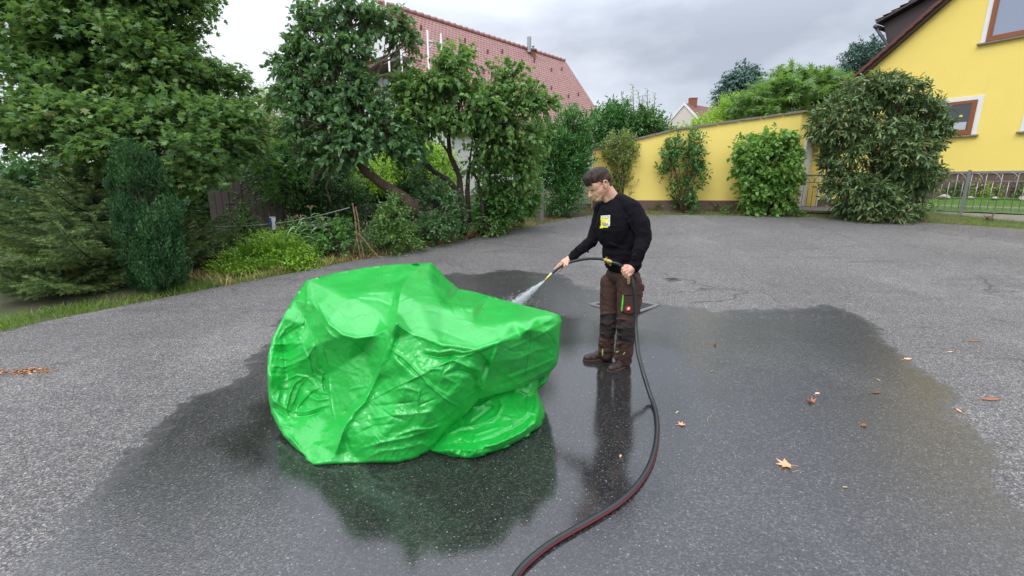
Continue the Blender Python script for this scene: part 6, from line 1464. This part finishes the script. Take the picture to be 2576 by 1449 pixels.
# ================================================================== HOSE, NOZZLE, SPRAY
m = Mat('hose_rubber'); M_HOSE = m.set(m.mix(m.noise(20, 3), (.010, .011, .012), (.022, .024, .026)), .38, m.bump(m.noise(200, 2), .2, .001))
M_STRIPE = plain('hose_stripe', (.22, .025, .030), .5, .1); M_BRASS = plain('brass', (.42, .30, .11), .35, .2, 40, metal=.85)
def spline(pts, n=8):
    P_ = [Vector(p) for p in pts]; P_ = [P_[0]*2-P_[1]]+P_+[P_[-1]*2-P_[-2]]; o = []
    for i in range(1, len(P_)-2):
        p0, p1, p2, p3 = P_[i-1:i+3]
        for j in range(n):
            t = j/n; o.append(.5*((2*p1)+(p2-p0)*t+(2*p0-5*p1+4*p2-p3)*t*t+(3*p1-p0-3*p2+p3)*t**3))
    return o+[P_[-2]]
gr = lambda x, y: G(x, y)+Z3*.016
HZ = empty('water_hose', G(1650, 1095), 'long black rubber water hose with red stripe running from his hands across wet asphalt', 'hose')
front = [Q(84, 760, 3.815), Q(105, 741, 3.825), Q(150, 708, 3.845), Q(190, 688, 3.85), Q(250, 672, 3.83), Q(320, 661, 3.78), Q(390, 662, 3.71), Q(428, 671, 3.665)]
back = [Q(462, 684, 3.63), Q(500, 692, 3.612), Q(535, 714, 3.605), Q(560, 742, 3.608), Q(588, 778, 3.60), Q(604, 840, 3.58), Q(612, 930, 3.57), Q(617, 1040, 3.55), Q(620, 1130, 3.50), Q(630, 1240, 3.42), Q(648, 1320, 3.34), P(1620, 945, 3.25), P(1634, 990, 3.155)]
gp_ = [gr(1646, 1030), gr(1652, 1065), gr(1652, 1100), gr(1646, 1140), gr(1630, 1185), gr(1600, 1230), gr(1556, 1272), gr(1500, 1308), gr(1440, 1342), gr(1384, 1376), gr(1340, 1410), gr(1306, 1445), gr(1275, 1500), gr(1250, 1580), gr(1235, 1700)]
f_ = spline(front); bk_ = spline(back+gp_)
mb = MB(); mb.tube(f_, .0125, 12); mb.build('front_hose', M_HOSE, HZ, smooth=True)
rad = [.0125+.0035*min(1, i/ (len(bk_)*.4)) for i in range(len(bk_))]
mb = MB(); mb.tube(bk_, rad, 14); mb.build('long_hose', M_HOSE, HZ, smooth=True)
mb = MB(); V = []; F = []
i0 = len(bk_)//3
for i in range(i0, len(bk_)):
    t = (bk_[min(i+1, len(bk_)-1)]-bk_[i-1]).normalized(); s__ = t.cross(Z3).normalized(); s__ = s__ if s__.dot(Vector((1, -1, 0))) > 0 else -s__; n_ = s__.cross(t); n_ = n_ if n_.z > 0 else -n_
    for a_ in (.10, .32, .54): V.append(bk_[i]+(s__*math.cos(a_)+n_*math.sin(a_))*(rad[i]+.0012))
for i in range(len(bk_)-i0-1):
    for j in range(2): F.append((i*3+j, i*3+j+1, i*3+j+4, i*3+j+3))
mb.add(V, F); mb.build('stripe', M_STRIPE, HZ, smooth=True)
a_, c_ = Q(424, 670, 3.668), Q(466, 685, 3.627); d = (c_-a_).normalized()
mb = MB(); mb.tube([a_-d*.004, a_+d*.006, a_+d*.0061, a_+d*.018, a_+d*.0181, a_+(c_-a_)*.55, a_+(c_-a_)*.551, c_-d*.012, c_-d*.0119, c_+d*.004], [.017, .017, .022, .022, .018, .018, .023, .023, .018, .017], 12)
cp_ = mb.build('coupler', M_BRASS, HZ, smooth=False)
sx_ = d.cross(Z3).normalized()
mb = MB(); mb.box(a_+d*.016+Z3*.024, d, sx_, Z3, .008, .005, .006); mb.box(c_-d*.012-Z3*.022, d, sx_, Z3, .006, .005, .007); mb.build('lug', M_BRASS, cp_)
n0, n1 = Q(84, 760, 3.815), Q(48, 796, 3.795); d = (n1-n0).normalized()
mb = MB(); mb.tube([n0-d*.01, n0+d*.004], .0155, 12); mb.build('hose_clip', M_GALV, HZ)
mb = MB(); mb.tube([n0, n0+d*.012, n0+d*.0121, n0+d*.035, n0+d*.0351, n1], [.015, .015, .0115, .0115, .013, .0065], 12); mb.build('nozzle', M_BRASS, HZ, smooth=False)
# water jet: streaks and drops
m = Mat('spray_water'); M_WATER = m.set((.90, .92, .94), .3, None); m.b.inputs['Alpha'].default_value = .8
tgt = P(1288, 772, 3.52); Ls = (tgt-n1).length; a_ = (tgt-n1).normalized(); s1 = a_.cross(Z3).normalized(); s2 = a_.cross(s1)
PS, DS, SZ = [], [], []
for k in range(9500):
    t = random.random()**.8; rr = (.003+.062*t)*abs(random.gauss(0, .5)); az = random.uniform(0, 6.283)
    PS.append(tuple(n1+a_*(Ls*1.3*t)+(s1*math.cos(az)+s2*math.sin(az))*rr)); q = a_+(s1*math.cos(az)+s2*math.sin(az))*rr*.9; DS.append(tuple(q)); SZ.append(random.uniform(.016, .05)*(1.05-.72*t))
LT['streak'] = T([(0,0,0),(.3,.035,0),(.3,-.018,.03),(.3,-.018,-.03),(1,0,0)], [(0,1,2),(0,2,3),(0,3,1),(4,2,1),(4,3,2),(4,1,3)])
o = leaves('water_spray', np.array(PS), np.array(DS), RNG.normal(0, 1, (len(PS), 3)), np.array(SZ), 'streak', M_WATER, None)
tag(o, 'fan of white water spraying from the brass nozzle onto the green tarpaulin', 'water spray', kind='stuff')

# drops thrown up where the jet hits the plastic
PS = []; DS = []
for k in range(900):
    az = random.uniform(0, 6.283); rr = abs(random.gauss(0, .085)); hh = abs(random.gauss(0, .035))*max(0, 1-rr*3); q = tgt+Vector((math.cos(az)*rr*1.4, math.sin(az)*rr, .015+hh)); PS.append(tuple(q)); DS.append((math.cos(az)*.8, math.sin(az)*.8, random.uniform(.1, 1)))
SPL = leaves('water_drops', np.array(PS), np.array(DS), RNG.normal(0, 1, (900, 3)), RNG.uniform(.004, .016, 900), 'streak', M_WATER, None)
tag(SPL, 'splashing drops where the water jet hits the top of the tarpaulin', 'water drops', kind='stuff')
# welded seams of the tarpaulin
bpy.context.view_layer.update()
_b = [o for o in TARP.children if o.name.startswith('folded_body')][0]
bvT = BVHTree.FromPolygons([_b.matrix_world @ v.co for v in _b.data.vertices], [tuple(p_.vertices) for p_ in _b.data.polygons])
for pl in ([(1560,600),(1440,652),(1300,690),(1150,752),(1000,830),(860,895),(720,972)], [(1765,520),(1762,600),(1745,700),(1728,800)], [(905,478),(1000,540),(1200,618),(1420,650),(1566,600),(1750,524),(1900,450)], [(252,520),(310,640),(370,720),(400,790)], [(1030,880),(1040,960),(1046,1050)], [(600,560),(690,640),(760,700)]):
    up_p = [(x, y-1.4) for x, y in pl]; dn_p = [(x+1.5, y+1.6) for x, y in pl[::-1]]
    conform('seam', up_p+dn_p, [bvT], .0015, M_SEAM, TARP, step=12, to=lambda x, y, Y_=0: P(*D8(x, y), 3.7))

# ================================================================== FALLEN LEAVES AND LITTER
M_DRYL = leafmat('dry_leaf', (.20, .10, .05), (.42, .22, .12), (.58, .36, .22), rough=.6, transl=.2); M_DRYD = leafmat('dark_dry_leaf', (.05, .022, .012), (.12, .05, .02), (.2, .09, .03), rough=.6, transl=.2); M_DRYR = leafmat('russet_leaf', (.16, .055, .03), (.23, .085, .05), (.29, .12, .07), rough=.6, transl=.2)
def fallen(x, y, size, rot, mat, kind, label, cur=.35):
    tv, tf = LT[kind]; c = G(x, y); nrm_ = size; V = []
    sub = [tuple(v) for v in tv]; cc_, ss_ = math.cos(rot), math.sin(rot)
    for v in sub:
        a, b_ = (v[0]-.5)*size, v[1]*size; V.append((c.x+a*cc_-b_*ss_, c.y+a*ss_+b_*cc_, c.z+.007+cur*size*(abs(v[1])**1.5+.35*(v[0]-.5)**2)+random.uniform(0, .002)))
    mb = MB(); mb.add(V, tf); mb.tube([Vector((c.x-.5*size*cc_, c.y-.5*size*ss_, c.z+.009)), Vector((c.x-.95*size*cc_+.2*size*ss_, c.y-.95*size*ss_, c.z+.007))], .0012, 4)
    o = mb.build('fallen_leaf', mat); a = o.data.attributes.new('rnd', 'FLOAT', 'FACE'); a.data.foreach_set('value', [random.uniform(.3, .9)]*len(o.data.polygons)); tag(o, label, 'leaf')
fallen(1798, 869, .05, .5, M_DRYD, 'maple', 'dark crumpled leaf on the wet asphalt right of the man, with nothing near it', 1.3)
fallen(2283, 905, .085, .2, M_DRYL, 'oval', 'pale orange leaf at the right border of the wet patch')
fallen(2038, 1012, .065, 1.9, M_DRYR, 'maple', 'red-brown curled leaf on the wet asphalt, below a pale one', 1.1)
fallen(2056, 992, .05, .4, M_DRYL, 'oval', 'small pale leaf just above the red-brown curled one')
fallen(1970, 1172, .085, 3.0, M_DRYL, 'maple', 'pale orange maple leaf lying flat, largest one in the lower right')
fallen(2492, 1007, .16, .05, M_DRYR, 'lance', 'long russet leaf at the right edge on dry asphalt')
fallen(1716, 1070, .05, .1, M_DRYL, 'maple', 'pale yellow leaf just right of the hose')
fallen(1561, 1150, .028, 1.1, M_DRYL, 'oval', 'tiny yellow leaf in the dark reflection of the man')
fallen(2172, 1073, .06, .7, M_DRYD, 'oval', 'small dark brown leaf right of the red-brown curled one', .8)
fallen(2412, 1035, .065, 1.3, M_DRYL, 'lance', 'narrow pale leaf near the long russet leaf')
fallen(2390, 887, .07, .2, M_DRYL, 'lance', 'yellowish leaf on the dry asphalt at the upper right')
fallen(2452, 860, .13, -.1, M_DRYD, 'lance', 'dark thin leaf on the light dry asphalt at the right')
fallen(2205, 990, .10, .2, M_DRYD, 'lance', 'brown narrow leaf on wet asphalt left of the dry right edge', .6)
fallen(1620, 912, .022, .3, M_DRYL, 'small', 'tiny wet leaf scrap beside the near shoe of the man')
def twig(x, y, L_, rot, label, mat=M_STRAWP, r=.0028):
    c = G(x, y)+Z3*.006; d = Vector((math.cos(rot), math.sin(rot), 0)); s__ = Vector((-d.y, d.x, 0))
    mb = MB(); mb.tube([c-d*L_*.5, c+s__*.012, c+d*L_*.25+s__*.004, c+d*L_*.5], [r, r, r*.8, r*.5], 5); tag(mb.build('twig', mat), label, 'twig')
twig(600, 874, .22, .15, 'pale straw stem on the dry asphalt left of the tarpaulin'); twig(481, 1101, .045, .1, 'short orange-brown twig left of the tarpaulin corner', M_OLDW, .0035); twig(1785, 1055, .10, .9, 'thin pale Y-shaped twig on wet asphalt', M_STRAWP, .0015)
twig(1420, 735, .2, .05, 'thin dark straw on asphalt below the nozzle', M_OLDW); twig(2010, 1189, .06, 0, 'thin white straw right of the maple leaf', M_STRAWP, .0015)
nL = 420; q = RNG.uniform([-7, 1.0], [14, 15], (nL*5, 2)); q = q[inpoly_dist(q, ol) > .1]; dd_ = -inpoly_dist(q, ol); keep = RNG.random(len(q)) < .12+.88*np.exp(dd_/.5); q = q[keep][:nL]
tb = inpoly_dist(q, np.array([tuple(G(*D8(a[0], a[1]))[:2]) for a in T_B])); q = q[tb < 0]; nL = len(q)
az = RNG.uniform(0, 6.28, nL)
tag(leaves('litter', np.column_stack([q, terr_np(q[:, 1])+.008]), np.column_stack([np.cos(az), np.sin(az), RNG.uniform(-.02, .12, nL)]), np.array([0, 0, 1.0])+RNG.normal(0, .25, (nL, 3)), RNG.uniform(.012, .05, nL), 'lance', M_STRAW, None), 'scattered tiny leaf scraps and straw bits on the asphalt', 'litter', kind='stuff')
DB = empty('debris_pile', G(72, 937), 'little heap of brown clippings on the dry asphalt at the far left', 'debris'); c = G(72, 937)
PS = np.array([(c.x+random.gauss(0, .10), c.y+random.gauss(0, .035), c.z+abs(random.gauss(0, .010))+.004) for _ in range(130)])
tag(leaves('clippings', PS, np.column_stack([RNG.normal(0, 1, 130), RNG.normal(0, 1, 130), RNG.normal(0, .25, 130)]), RNG.normal(0, 1, (130, 3))+np.array([0, 0, 1]), .035, 'lance', M_DRYD, DB), kind='stuff')
tag(leaves('dry_bits', PS[:50]+.006, np.column_stack([RNG.normal(0, 1, 50), RNG.normal(0, 1, 50), RNG.normal(0, .3, 50)]), RNG.normal(0, 1, (50, 3))+np.array([0, 0, 1]), .035, 'lance', M_DRYL, DB), kind='stuff')
c = G(2488, 553); mb = MB()
mb.tube([c+Vector((0, 0, -.03)), c+Vector((.02, 0, .10))], [.09, .06], 8); mb.tube([c+Vector((.05, 0, .05)), c+Vector((.10, 0, .20))], [.02, .012], 6); mb.tube([c+Vector((-.04, 0, .04)), c+Vector((-.22, -.05, .12))], [.02, .008], 6)
tag(mb.build('tree_stump', M_BARKL, smooth=True), 'small sawn reddish shrub stump on the strip before the railing', 'stump')
